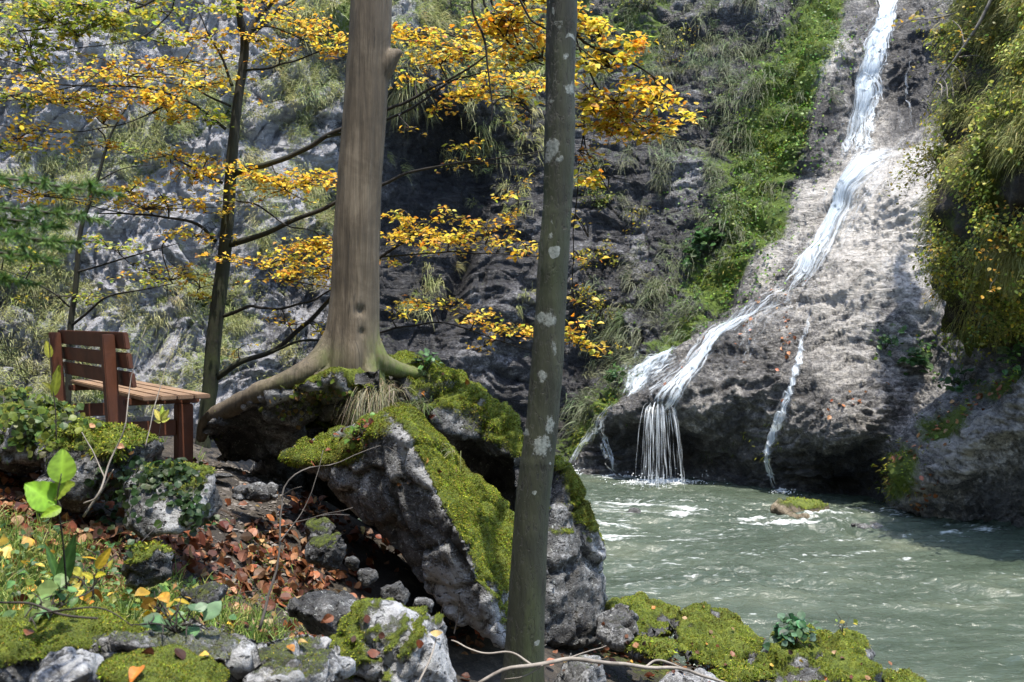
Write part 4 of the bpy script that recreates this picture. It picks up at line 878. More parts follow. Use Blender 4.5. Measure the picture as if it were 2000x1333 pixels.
tw.build("twigs", M['twig'], lt); lf.build("crown", M['leaf'], lt, smooth=False)

# thin young tree at the far left
st = empty("young_tree", PT(138, 760, 9.8), "thin leaning young tree behind the left end of the bench", "tree")
p, r = pxpath([(132, 800, 9.8, 13), (138, 640, 9.8, 12), (148, 560, 9.8, 11), (158, 450, 9.8, 9), (188, 360, 9.8, 7), (214, 270, 9.8, 5), (250, 205, 9.8, 3), (300, 120, 9.8, 1.5)], 60)
V, Q, T = tube(p, r, 10); mesh("trunk", V, [Q, T], M['darkbark'], st, attrs={"moss": np.full(len(V), .3)})
sp_ = [p]
for L in ([(140, 636, 9.8, 6), (170, 612, 9.7, 5), (210, 580, 9.6, 4), (280, 566, 9.5, 3), (350, 552, 9.4, 1.5)], [(150, 532, 9.8, 5), (190, 521, 9.7, 4), (260, 500, 9.6, 3), (350, 475, 9.5, 1.5)], [(136, 600, 9.8, 4), (100, 570, 9.7, 3), (40, 540, 9.6, 2), (-20, 520, 9.5, 1)], [(156, 470, 9.8, 3), (210, 480, 9.7, 2.5), (260, 520, 9.6, 1.5)], [(190, 355, 9.8, 3), (240, 330, 9.8, 2), (300, 322, 9.7, 1.2)]):
    p, r = pxpath(L, 24); V, Q, T = tube(p, np.maximum(r, .003), 7); mesh("limb", V, [Q, T], M['darkbark'], st, attrs={"moss": np.zeros(len(V))}); sp_.append(p)
sp_ = np.vstack(sp_); tw, lf = MB(), MB()
for (px, py, d, a, b, n) in [(200, 480, 9.6, 70, 12, 90), (230, 495, 9.6, 60, 9, 60), (100, 585, 9.7, 70, 14, 60), (180, 585, 9.7, 50, 10, 40), (270, 530, 9.5, 60, 12, 50), (60, 535, 9.6, 60, 12, 60), (230, 300, 9.8, 40, 14, 40), (270, 560, 9.5, 50, 9, 40), (330, 558, 9.4, 40, 8, 50), (20, 490, 9.6, 60, 20, 60)]:
    spray(tw, lf, PT(px, py, d), a / F_PX * d, b / F_PX * d, n, sp_, .045, GREENY)
tw.build("twigs", M['twig'], st); lf.build("crown", M['leaf'], st, smooth=False)

# conifer whose boughs reach in at the left, close to the camera
sx = empty("spruce", (-1.95, 2.3, 1.55), "soft green conifer boughs reaching in from the left edge, close and out of focus", "tree")
mb = MB(); mb.tube(spline([(-1.95, 2.3, 1.3), (-1.96, 2.3, 2.4), (-1.95, 2.32, 3.4)], 20), np.linspace(.05, .02, 20), 12)
mesh("trunk", np.concatenate(mb.V), [np.concatenate(mb.Q), np.concatenate(mb.T)], M['darkbark'], sx, attrs={"moss": np.zeros(sum(len(x) for x in mb.V))})
mbn, mbt = MB(), MB()
for (e, a, k) in [((175, 372, 2.05), (-1.95, 2.3, 2.85), 60), ((90, 440, 2.1), (-1.95, 2.3, 2.78), 60), ((150, 420, 2.2), (-1.95, 2.3, 2.75), 60), ((60, 500, 2.0), (-1.95, 2.3, 2.66), 60), ((10, 545, 2.1), (-1.95, 2.3, 2.55), 60), ((100, 470, 1.9), (-1.95, 2.3, 2.7), 60)]:
    t = spline([a, np.array(a) * .45 + PT(*e) * .55 + np.array([0, 0, .03]), PT(*e)], 20); mbt.tube(t, np.linspace(.007, .002, 20), 5)
    for jn in range(6, 20, 1):
        for sgn in (-1, 1):
            L_ = .13 * (1.15 - jn / 20) + .03
            dv = unit(t[min(jn + 1, 19)] - t[jn - 1]); sd = unit(np.cross(dv, [0, 0, 1])) * sgn
            tt = t[jn] + np.linspace(0, 1, 6)[:, None] * (dv * .6 + sd * .8 + R.normal(0, .12, 3)) * L_ ; mbt.tube(tt, np.linspace(.0025, .001, 6), 4)
            s = R.uniform(0, 1, 80)[:, None]; b_ = tt[0] * (1 - s) + tt[-1] * s
            V, Q, C = blades(b_, unit(unit(tt[-1] - tt[0]) * .7 + R.normal(0, .55, (80, 3))), .022, .0040, .1, pick([(.06, .13, .03), (.09, .17, .035), (.13, .20, .05)], 80, .2), segs=1)
            mbn.add(V, Q, col=C)
mbt.build("bough", M['twig'], sx); mbn.build("needles", M['grass'], sx)

# ------------------------------------------------------------------ plants on the gorge walls
LG = [(.27, .32, .10), (.36, .39, .13), (.20, .25, .08), (.42, .41, .18)]
BGr = [(.12, .18, .08), (.17, .22, .12), (.22, .25, .15), (.10, .14, .05)]
def tufts_on_cliff(n_try, wfun, n_max, nb, L, Wd, pal, seed, droop=(.5, 1.0), tip=None):
    rr = np.random.default_rng(seed)
    px = rr.uniform(-120, 2080, n_try); py = rr.uniform(-160, 980, n_try)
    p, n = cliff(px, py)
    keep = rr.random(n_try) < wfun(px, py, p, n)
    p, n, px = p[keep][:n_max], n[keep][:n_max], px[keep][:n_max]
    k = len(p); s = rr.uniform(.6, 1.35, k)
    c0 = pick(pal, k, .18)
    b = np.repeat(p, nb, 0) + rr.normal(0, .07, (k * nb, 3)) * np.repeat(s, nb)[:, None]
    d = np.repeat(unit(n + np.array([0, 0, .25])), nb, 0) + rr.normal(0, .38, (k * nb, 3))
    c = np.clip(np.repeat(c0, nb, 0) * (1 + rr.normal(0, .22, (k * nb, 1))), 0, 1)
    return blades(b, d, L * np.repeat(s, nb) * rr.uniform(.55, 1.2, k * nb), Wd, rr.uniform(*droop, k * nb), c, segs=4, tip=tip)

def patchy(p, f, lo, hi, seed): return sstep(lo, hi, fbm(p * f, 3, seed))
def w_left(px, py, p, n): return left_veg(px, py, p, n[:, 2]) ** 1.3
def w_top(px, py, p, n):
    return np.clip(blobs(px, py, [(830, 40, 100, 90, 0, 1), (620, 30, 80, 50, 0, 1), (900, 90, 120, 60, 0, .9), (760, 150, 60, 40, 0, .6), (960, 235, 60, 30, 0, .7), (800, 200, 40, 30, 0, .6), (860, 525, 40, 22, -60, .9), (830, 590, 35, 18, 0, .9), (920, 400, 18, 40, 15, .8), (770, 310, 25, 30, 0, .8), (1010, 350, 40, 70, 10, .5), (1030, 590, 20, 40, 0, .6), (990, 260, 60, 50, 0, .6), (1050, 80, 80, 90, 0, .7)]), 0, 1)
def w_b(px, py, p, n):
    return np.clip(blobs(px, py, [(1400, 120, 110, 150, 15, .9), (1430, 300, 70, 120, 10, .9), (1300, 60, 90, 70, 0, .7), (1330, 500, 90, 50, -35, .95), (1290, 560, 80, 60, -45, .95), (1230, 660, 80, 40, -50, 1.0), (1180, 750, 70, 35, -45, .95), (1280, 330, 30, 60, 20, .8), (1250, 400, 60, 40, 0, .6), (1480, 40, 60, 60, 0, .7), (1370, 400, 30, 70, 0, .7), (1600, 30, 30, 60, 20, .3), (1350, 620, 50, 20, -40, .5), (1220, 350, 60, 60, 0, .4)]) * (.45 + .75 * patchy(p, 1.5, -.3, .4, 941)), 0, 1)
V1, Q1, C1 = tufts_on_cliff(14000, w_left, 1800, 110, .10, .008, LG, 61, (.5, .95), tip=(.44, .44, .22))
V2, Q2, C2 = tufts_on_cliff(8000, w_top, 1100, 40, .26, .011, LG, 62, (.5, .95), tip=(.42, .42, .21))
V3, Q3, C3 = tufts_on_cliff(9000, w_b, 1500, 50, .28, .011, BGr, 63, (.6, 1.1), tip=(.20, .21, .13))
V4, Q4, C4 = tufts_on_cliff(60000, lambda px, py, p, n: np.clip(blobs(px, py, MOSS_B) * 1.2 - .35, 0, 1) * patchy(p, 2.5, -.4, .3, 949), 14000, 9, .055, .012, MOSS_PAL, 64, (.3, .6))
mb = MB(); mb.add(V1, Q1, col=C1); mb.add(V2, Q2, col=C2); mb.add(V3, Q3, col=C3); mb.add(V4, Q4, col=C4)
tag(mb.build("cliff_grass", M['grass']), "hanging tufts of grass growing all over the gorge walls", "grass", kind='stuff')

# ground cover of small leaves on the mossy slope beside the fall
def leafy_on_cliff(n_try, bl, seed, size, pal, off=(.0, .10)):
    rr = np.random.default_rng(seed); px = rr.uniform(1000, 2050, n_try); py = rr.uniform(-150, 990, n_try)
    p, n = cliff(px, py); k = rr.random(n_try) < np.clip(blobs(px, py, bl), 0, 1) * (.35 + .9 * patchy(p, 2.2, -.25, .35, seed + 5)); p, n = p[k], n[k]
    q = p + n * rr.uniform(*off, (len(p), 1))
    return leaves(q, unit(n + rr.normal(0, .45, (len(p), 3)) + np.array([0, 0, .5])), rr.uniform(0, 6.28, len(p)), size * rr.uniform(.6, 1.4, len(p)), pick(pal, len(p), .25), 1.1, rr.uniform(0, 2, len(p)))
GL = [(.075, .17, .026), (.12, .25, .035), (.055, .11, .02), (.20, .31, .045)]
mb = MB()
for a in (leafy_on_cliff(60000, [(1590, 60, 70, 150, 22, .8), (1540, 160, 80, 140, 25, .9), (1490, 290, 90, 140, 20, .9), (1450, 430, 90, 90, 20, .9), (1390, 530, 90, 50, -25, .8), (1200, 760, 60, 30, -45, .5), (1420, 600, 100, 14, -38, .7)], 71, .05, GL),
          leafy_on_cliff(9000, [(1880, 815, 60, 18, -42, 1), (1950, 745, 60, 18, -38, 1), (1800, 700, 50, 35, 0, .7), (1960, 640, 60, 40, 0, .6), (1720, 680, 30, 40, 0, .5), (1900, 690, 60, 30, 0, .4)], 72, .06, GL)):
    mb.add(a[0], T=a[1], col=a[2])
tag(mb.build("slope_undergrowth", M['leaf'], smooth=False), "small green leaves of low undergrowth on the mossy slope beside the waterfall", "undergrowth", kind='stuff')
mb = MB()
for bl, n, sd in (([(1450, 640, 14, 30, 0, .3), (1535, 650, 12, 60, 0, .7), (1480, 590, 60, 12, -38, .5), (1310, 755, 12, 8, 0, 1), (1620, 800, 60, 18, -20, .3), (1850, 850, 70, 12, -45, 1), (1780, 905, 40, 12, -50, 1), (1810, 960, 12, 40, 35, 1), (1380, 660, 80, 10, -40, .4), (1930, 770, 60, 12, -40, 1)], 30000, 81),):
    a = leafy_on_cliff(n, bl, sd, .06, [(.30, .12, .05), (.22, .08, .03), (.38, .20, .09)], (.0, .03)); mb.add(a[0], T=a[1], col=a[2])
tag(mb.build("fallen_leaves", M['litter'], smooth=False), "fallen brown leaves scattered on the waterfall rock", "leaves", kind='stuff')

# ------------------------------------------------------------------ the overgrown hillside on the right, nearer than the fall
HC = [(1840, -400, 15), (1885, -100, 14.6), (1900, 0, 14.2), (1885, 150, 13.8), (1870, 280, 13.6), (1840, 400, 13.4), (1825, 520, 13.3), (1850, 640, 13.4), (1900, 680, 13.4), (2000, 690, 13.2), (2100, 690, 13),
      (1950, 0, 12.0), (1940, 150, 11.8), (1925, 300, 11.6), (1900, 420, 11.6), (1890, 520, 11.7), (1930, 590, 11.9), (2030, 600, 11.4), (2000, 300, 10.8), (2000, 100, 11.1), (2000, 450, 10.7), (2100, 300, 10.2), (2100, 0, 10.6), (2250, 300, 9.8), (2250, 0, 10), (2250, 600, 10.8), (2250, -400, 12), (2000, -400, 13.5), (2000, -150, 12)]
qx = np.linspace(1822, 2260, 120); qy = np.linspace(-60, 700, 220); QX, QY = np.meshgrid(qx, qy)
le = np.interp(QY, [-420, 0, 150, 280, 400, 520, 640, 700], [1840, 1898, 1884, 1868, 1838, 1824, 1848, 1905])
QX = le + (QX - 1822) * (2260 - le) / (2260 - 1822)
h_ = np.array(HC, float); h_[:, :2] /= 1000
HD = tps(h_, np.stack([QX, QY], -1).reshape(-1, 2) / 1000, 1e-3).reshape(QX.shape)
HP = PT(QX, QY, HD); HN = grid_normals(HP); HN *= -np.sign((HN * (HP - np.array([0, 0, CAMZ]))).sum(-1, keepdims=True))
HP = HP + HN * (.42 * fbm(HP * .6, 3, 951) + .2 * fbm(HP * 2.0, 3, 955))[..., None]
tag(mesh("hillside", HP.reshape(-1, 3), grid_faces(len(qy), len(qx)), M['earth'], attrs={"moss": (.40 + .4 * fbm(HP * 1.5, 3, 961)).ravel(), "tone": np.zeros(HP.shape[0] * HP.shape[1])}), kind='structure')
hpf, hnf = HP.reshape(-1, 3), HN.reshape(-1, 3)
def on_hill(n, seed, lo=-.4, hi=.3, f=1.3):
    rr = np.random.default_rng(seed); k = rr.integers(0, len(hpf), n); p, nn_ = hpf[k], hnf[k]
    g = rr.random(n) < sstep(lo, hi, fbm(p * f, 3, seed)); return p[g], nn_[g], rr
p, n_, rr = on_hill(3600, 91, -.35, .25, 1.2); nb = 46; k = len(p)
g_ = (proj(p)[1] < 520) | (rr.random(len(p)) < .3); p, n_ = p[g_], n_[g_]; k = len(p)
c0 = pick([(.26, .31, .08), (.36, .38, .11), (.18, .22, .06), (.30, .26, .11)], k, .2)
d = np.repeat(unit(n_ + np.array([0, 0, .1])), nb, 0) + rr.normal(0, .6, (k * nb, 3))
V, Q, C = blades(np.repeat(p, nb, 0) + rr.normal(0, .07, (k * nb, 3)), d, .13 * rr.uniform(.4, 1.5, k * nb), .0085, rr.uniform(.7, 1.25, k * nb), np.repeat(c0, nb, 0) * (1 + rr.normal(0, .2, (k * nb, 1))), segs=4, tip=(.36, .36, .13))
mb = MB(); mb.add(V, Q, col=np.clip(C, 0, 1))
p, n_, rr = on_hill(46000, 92, -.2, .45, 1.6)
V, T, C = leaves(p + n_ * (rr.uniform(.0, .26, (len(p), 1)) + .16 * np.maximum(fbm(p * 2.0, 2, 97), 0)[:, None]), unit(n_ + rr.normal(0, .5, p.shape) + np.array([0, 0, .5])), rr.uniform(0, 6.28, len(p)), .042 * rr.uniform(.6, 1.4, len(p)), pick([(.26, .32, .05), (.40, .43, .08), (.15, .21, .04), (.52, .44, .05), (.44, .46, .12)], len(p), .25), 1.0, rr.uniform(0, 2, len(p)))
mb.add(V, T=T, col=C)
tag(mb.build("hillside_undergrowth", M['grass'], smooth=False), "tangle of hanging grass and low yellow green plants covering the steep right hillside", "undergrowth", kind='stuff')

# shrubs, each a thing with stems and leaves
YG = [(.26, .27, .04), (.34, .30, .04), (.18, .21, .04), (.42, .30, .03)]
DG_ = [(.10, .15, .03), (.16, .20, .04), (.07, .11, .025), (.24, .24, .05)]
def shrub(label, base, nrm, r, n, pal, size, seed, name="shrub", cat="shrub", group=None, hang=0.0, stems=9):
    rr = np.random.default_rng(seed); base = np.asarray(base, float)
    o = empty(name, base, label, cat, group); st_, lf_ = MB(), MB(); P_ = []
    for k in range(stems):
        d0 = unit(np.asarray(nrm) * .7 + rr.normal(0, .55, 3) + np.array([0, 0, .5 - hang])); L_ = r * rr.uniform(.6, 1.2)
        t = spline([base, base + d0 * L_ * .5 + rr.normal(0, .06 * r, 3), base + d0 * L_ + np.array([0, 0, -.25 - hang * .6]) * L_ * .6 + rr.normal(0, .1 * r, 3)], 9)
        st_.tube(t, np.linspace(.007, .002, 9) * min(1.5, max(.5, r)), 5)
        for b in range(3):
            s0 = t[rr.integers(3, 9)]; e = s0 + rr.normal(0, .28 * r, 3) + d0 * .1 * r; tt = spline([s0, (s0 + e) / 2 + rr.normal(0, .03 * r, 3), e], 6); st_.tube(tt, np.linspace(.003, .001, 6), 4); P_.append(np.vstack([tt[2:], t[5:]]))
    P_ = np.vstack(P_); pp = P_[rr.integers(0, len(P_), n)] + rr.normal(0, .05 * r + .02, (n, 3))
    V, T, C = leaves(pp, unit(rr.normal(0, .5, (n, 3)) + np.array([0, -.2, .8])), rr.uniform(0, 6.28, n), size * rr.uniform(.6, 1.35, n), pick(pal, n, .22), 1.0, rr.uniform(0, 2.2, n), fine=base[1] < 7)
    lf_.add(V, T=T, col=C)
    st_.build("stems", M['twig'], o); lf_.build("foliage", M['leaf'], o, smooth=False); return o
def shrub_c(label, px, py, r, n, pal, size, seed, **k):
    p, nn_ = cliff(np.array([px]), np.array([py])); return shrub(label, p[0] - nn_[0] * .03, nn_[0], r, n, pal, size, seed, **k)
for i, (lab, px, py, r, n, pal, sz, hg) in enumerate([
    ("upper of two yellow green shrubs on the dark wall right of the lichen spotted trunk", 1165, 510, .50, 320, YG, .05, .3),
    ("lower of two yellow green shrubs on the dark wall right of the lichen spotted trunk", 1160, 600, .55, 380, YG, .05, .35),
    ("dark leaved shrub under the drooping orange spray on the wall", 1170, 400, .45, 320, DG_, .05, .1),
    ("airy pale shrub at the top edge between the orange leaves and the mossy slope", 1260, 20, 1.1, 620, [(.22, .25, .06), (.30, .30, .07), (.17, .20, .05)], .055, 0),
    ("bare twigged shrub with few yellow leaves, right of the orange leaves", 1310, 110, .9, 130, YG, .05, .1),
    ("small shrub with a few yellow leaves above the pale rock streak", 1245, 420, .35, 60, YG, .05, .2),
    ("pale green shrub on the cliff top between the two big trunks", 880, 20, .8, 420, [(.20, .24, .06), (.27, .29, .08)], .055, 0),
    ("thin yellowish shrub at the top of the pale left wall", 290, 40, .8, 260, YG, .05, .1)]):
    shrub_c(lab, px, py, r, n, pal, sz, 2000 + i, hang=hg)
def hill_pt(px, py):
    k = np.argmin(((QX - px)**2 + (QY - py)**2).ravel()); return hpf[k], hnf[k]
for i, (lab, px, py, r, n, pal, sz, hg) in enumerate([
    ("bright yellow green shrub at the right edge, halfway up the hillside", 1985, 250, .45, 300, [(.36, .38, .08), (.26, .30, .06)], .06, 0),
    ("yellow flecked shrub spilling over the lower lip of the right hillside", 1900, 500, .55, 520, YG, .045, .6),
    ("green shrub on the upper right hillside beside the dead pole", 1930, 90, .6, 420, DG_ + YG, .05, .1),
    ("olive shrub on the hillside beside the sunlit pale rock", 1880, 340, .5, 420, [(.20, .21, .04), (.30, .28, .05)], .045, .2),
    ("dense dark shrub under the lower lip of the right hillside", 1970, 560, .5, 420, DG_, .05, .4),
    ("orange tinted shrub low on the right hillside at the picture edge", 1985, 470, .4, 240, [(.45, .25, .03), (.34, .28, .05)], .045, .2)]):
    p, nn_ = hill_pt(px, py); shrub(lab, p, nn_, r, n, pal, sz, 2100 + i, hang=hg)
def herb(label, base, nrm, r, n, pal, size, seed, cat="plant", name="leafy_plant"):
    return shrub(label, base, nrm, r, n, pal, size, seed, name=name, cat=cat, stems=7)
FR = [(.07, .15, .05), (.11, .19, .07), (.05, .11, .035)]
for i, (lab, px, py, r, n, sz) in enumerate([("broad leaved green plant at the foot of the mossy slope beside bare dark rock", 1385, 465, .45, 90, .14), ("large leaved plant on the slope just above the lowest grass", 1350, 480, .35, 60, .13), ("drooping green plant on the waterfall rock under the right hillside", 1805, 725, .40, 80, .12), ("small green plant on the bare rock left of the drooping plant", 1730, 680, .3, 60, .08), ("light green plant on the leaf filled ledge at the right", 1890, 770, .3, 50, .10), ("light green plant at the right edge above the ledge", 1985, 715, .35, 60, .10), ("green plant beside the left cascade at the edge of the grass", 1215, 750, .3, 60, .10)]):
    p, nn_ = cliff(np.array([px]), np.array([py])); herb(lab, p[0], nn_[0], r, n, FR, sz, 2200 + i)

# dead pole with side twigs hanging from the right hillside
dp = empty("dead_branch", PT(1940, -10, 12.3), "long thin grey dead pole with side twigs slanting down beside the upper fall", "branch")
mb = MB(); t, r = pxpath([(1945, -20, 12.2, 7), (1910, 50, 12.3, 7), (1870, 110, 12.5, 6), (1840, 150, 12.7, 4), (1812, 192, 12.9, 2)], 30); mb.tube(t, r, 7)
for k, (e0, e1) in zip((20, 17, 22, 24, 12, 15), ((1862, 195), (1890, 185), (1850, 200), (1838, 190), (1860, 40), (1935, 120))):
    mb.tube(spline([t[k], (t[k] + PT(e0, e1, 12.5)) / 2 + np.array([.03, 0, .05]), PT(e0, e1, 12.5)], 8), np.linspace(.010, .004, 8), 5)
M['greywood'] = wood_material("grey_dead_wood", (.10, .085, .07), (.30, .27, .23), (6, 6, 6), .004, .8)
mb.build("pole", M['greywood'], dp)
mb = MB(); p1, r1 = pxpath([(1905, -10, 13, 4), (1880, 20, 13.4, 3), (1830, 35, 13.8, 3), (1780, 40, 14.2, 2), (1755, 55, 14.4, 1)], 20)
ob_ = empty("thin_branch", p1[0], "thin branch with a few yellow leaves reaching across the top of the fall", "branch"); mb.tube(p1, r1, 6); mb.build("stem", M['greywood'], ob_)
pp = p1[R.integers(6, 20, 26)] + R.normal(0, .10, (26, 3)); V, T, C = leaves(pp, R.normal(0, .5, (26, 3)) + np.array([0, -.3, .8]), R.uniform(0, 6.28, 26), .08, pick(YG + [(.5, .3, .03)], 26, .2)); mb = MB(); mb.add(V, T=T, col=C); mb.build("foliage", M['leaf'], ob_, smooth=False)

# ------------------------------------------------------------------ the waterfall
m = NT("falling_water"); uvn = m.new("ShaderNodeUVMap", uv_map="flow"); mp = m.new("ShaderNodeMapping"); mp.inputs["Scale"].default_value = (17, .9, 1); m.link(uvn.outputs[0], mp.inputs[0])
mp2 = m.new("ShaderNodeMapping"); mp2.inputs["Scale"].default_value = (46, 2.2, 1); m.link(uvn.outputs[0], mp2.inputs[0])
a_ = m.math('ADD', m.math('MULTIPLY', m.noise(mp.outputs[0], 1.0, 4, .6, .3), .65), m.math('MULTIPLY', m.noise(mp2.outputs[0], 1.0, 4, .7), .35))
th = m.attr("thick")
al = m.math('MULTIPLY', m.ramp(m.math('ADD', a_, m.math('SUBTRACT', m.math('MULTIPLY', th, .66), .30)), [(.44, 0.0), (.60, .55), (.92, 1.0)]), .80)
m.set(Base_Color=(.80, .87, .93), Roughness=.35)
tr = m.new("ShaderNodeBsdfTranslucent"); tr.inputs[0].default_value = (.80, .87, .93, 1); mx0 = m.new("ShaderNodeMixShader"); mx0.inputs[0].default_value = .4
m.link(m.b.outputs[0], mx0.inputs[1]); m.link(tr.outputs[0], mx0.inputs[2])
tp = m.new("ShaderNodeBsdfTransparent"); mx = m.new("ShaderNodeMixShader"); m.link(al, mx.inputs[0]); m.link(tp.outputs[0], mx.inputs[1]); m.link(mx0.outputs[0], mx.inputs[2]); m.link(mx.outputs[0], m.out.inputs[0])
M['fall'] = m.m
wf = empty("waterfall", cliff(np.array([1545.]), np.array([560.]))[0][0], "white waterfall sliding down the rock and splitting into thin cascades at the river", "waterfall")
def stream(name, path, ns=40, off=0.06, veil=True, n=110, smooth=14, wpx=(1.0, 3.0), wander=.35):
    """water running down the rock: a thin veil and many separate threads over it. path: (px, py, half width px, fullness 0..1)"""
    q = spline(np.array(path, float), n); rr = np.random.default_rng(int(path[0][0] * 7 + path[0][1]) % 9973 + ns)
    tx = np.gradient(q[:, 0]); ty = np.gradient(q[:, 1]); L_ = np.hypot(tx, ty); nx, ny = -ty / L_, tx / L_
    Vs, Fq, Us, Th, base = [], [], [], [], 0
    def lay(off_px, half_px, i0, i1, k, th, lift):
        nonlocal base
        s = np.linspace(-1, 1, k); sl = slice(i0, i1); m_ = i1 - i0
        o = off_px[sl, None] + half_px[sl, None] * s
        hx_ = q[sl, 0:1] + nx[sl, None] * o; hy_ = q[sl, 1:2] + ny[sl, None] * o
        Pp, Nn = cliff(hx_, hy_)
        for _ in range(smooth): Pp[1:-1] = (Pp[:-2] + Pp[1:-1] * 2 + Pp[2:]) / 4
        Pp = Pp + Nn * lift - unit(Pp - np.array([0, 0, CAMZ])) * .09
        dist = np.concatenate([[0], np.cumsum(np.linalg.norm(np.diff(Pp[:, k // 2], axis=0), axis=1))])
        Us.append(np.stack([o / 30 + path[0][0] * .37, np.broadcast_to(dist[:, None] + i0 * .05, (m_, k))], -1).reshape(-1, 2))
        e = np.minimum(1, np.minimum(np.arange(m_), np.arange(m_)[::-1]) / max(3, m_ * .18))
        Th.append((th[sl, None] * e[:, None] * (1 - .7 * np.abs(s)[None]**2)).ravel())
        Vs.append(Pp.reshape(-1, 3)); Fq.append(grid_faces(m_, k) + base); base += m_ * k
    if veil: lay(np.zeros(n), q[:, 2] * 1.15, 0, n, 11, q[:, 3] * .62, off * .6)
    for j in range(ns):
        u0 = rr.normal(0, .42); wv = noise(np.stack([np.arange(n) * .045, np.full(n, j * 3.7), np.full(n, path[0][0])], -1), 33) * wander
        a = int(rr.uniform(0, .55) * n * (rr.random() < .6)); b = min(n, a + int(rr.uniform(.35, 1.0) * n))
        if b - a < 12: continue
        w_ = rr.uniform(*wpx); lay((u0 + wv) * q[:, 2], np.full(n, w_), a, b, 3, np.minimum(1.15, q[:, 3] * rr.uniform(.6, 1.25) * np.exp(-u0 * u0 * .5)), off * rr.uniform(.8, 1.6))
    return mesh(name, np.concatenate(Vs), np.concatenate(Fq), M['fall'], wf, attrs={"thick": np.concatenate(Th)}, uv=np.concatenate(Us))
stream("fall_sheet", [(1742, -120, 16, 1.1), (1735, 0, 18, 1.15), (1724, 60, 22, 1.15), (1702, 115, 26, 1.1), (1686, 165, 27, 1.0), (1676, 220, 28, .85), (1668, 280, 30, .70), (1662, 345, 32, .55)], 90, .07, wpx=(1.2, 3.6))
stream("fall_sheet", [(1732, 40, 40, .40), (1700, 130, 46, .48), (1690, 200, 46, .46), (1680, 300, 44, .42), (1676, 335, 40, .34)], 30, .04, wpx=(.8, 2.0))
stream("fall_strand", [(1714, 110, 10, .85), (1702, 200, 9, .85), (1695, 270, 9, .8), (1691, 338, 9, .75)], 12, .12, veil=False)
stream("fall_strand", [(1730, 90, 8, .7), (1713, 170, 7, .62), (1708, 240, 7, .52), (1706, 290, 7, .45)], 8, .12, veil=False)
for x in (1758, 1772, 1783): stream("fall_strand", [(x - 4, 60, 3, .5), (x, 150, 3, .55), (x + 2, 220, 3, .5), (x + 4, 265, 3, .45)], 3, .06, veil=False, n=50, wpx=(.6, 1.3))
stream("fall_slide", [(1790, 252, 18, .16), (1758, 280, 24, .30), (1722, 312, 28, .52), (1690, 344, 26, .80), (1660, 380, 22, 1.0), (1634, 420, 22, 1.0), (1610, 460, 25, .95), (1582, 505, 30, .88), (1556, 545, 38, .74), (1530, 580, 48, .55)], 80, .05, wpx=(1.2, 3.8))
stream("fall_slide", [(1785, 268, 30, .22), (1730, 335, 46, .46), (1670, 420, 54, .48), (1625, 490, 58, .45), (1575, 560, 66, .38)], 40, .03, wpx=(.8, 2.2))
stream("fall_slide", [(1568, 530, 56, .50), (1530, 585, 70, .50), (1480, 640, 66, .44), (1440, 700, 50, .36), (1415, 750, 40, .28)], 46, .05, wpx=(.7, 1.8), wander=.5)
stream("cascade", [(1545, 560, 44, .58), (1500, 592, 36, .55), (1450, 618, 28, .62), (1412, 640, 22, .78), (1388, 668, 21, .84), (1362, 705, 24, .86), (1328, 745, 28, .88), (1298, 776, 30, .92), (1284, 792, 30, .9)], 70, .04, wpx=(1.0, 3.0))
stream("cascade", [(1330, 680, 20, .52), (1302, 694, 30, .78), (1268, 718, 33, .86), (1240, 748, 28, .85), (1220, 780, 24, .75)], 50, .04, wpx=(1.0, 2.8))
stream("cascade", [(1210, 782, 14, .6), (1190, 815, 9, .7), (1165, 855, 9, .85), (1142, 890, 10, .95), (1122, 924, 12, 1.0)], 16, .05, n=60, wpx=(.8, 2.2))
stream("cascade", [(1198, 800, 6, .5), (1190, 835, 6, .6), (1196, 870, 7, .65), (1206, 900, 8, .66), (1212, 928, 9, .6)], 9, .10, veil=False, n=60, wpx=(.7, 1.5))
stream("cascade", [(1592, 585, 12, .5), (1578, 640, 10, .55), (1566, 690, 9, .7), (1560, 722, 8, .8), (1542, 775, 11, .8), (1528, 815, 15, .8), (1519, 850, 9, .9), (1521, 900, 8, .92), (1525, 962, 8, .95)], 18, .06, wpx=(.8, 2.2))
dl = float(cliff(np.array([1285.]), np.array([795.]))[0][0, 1])
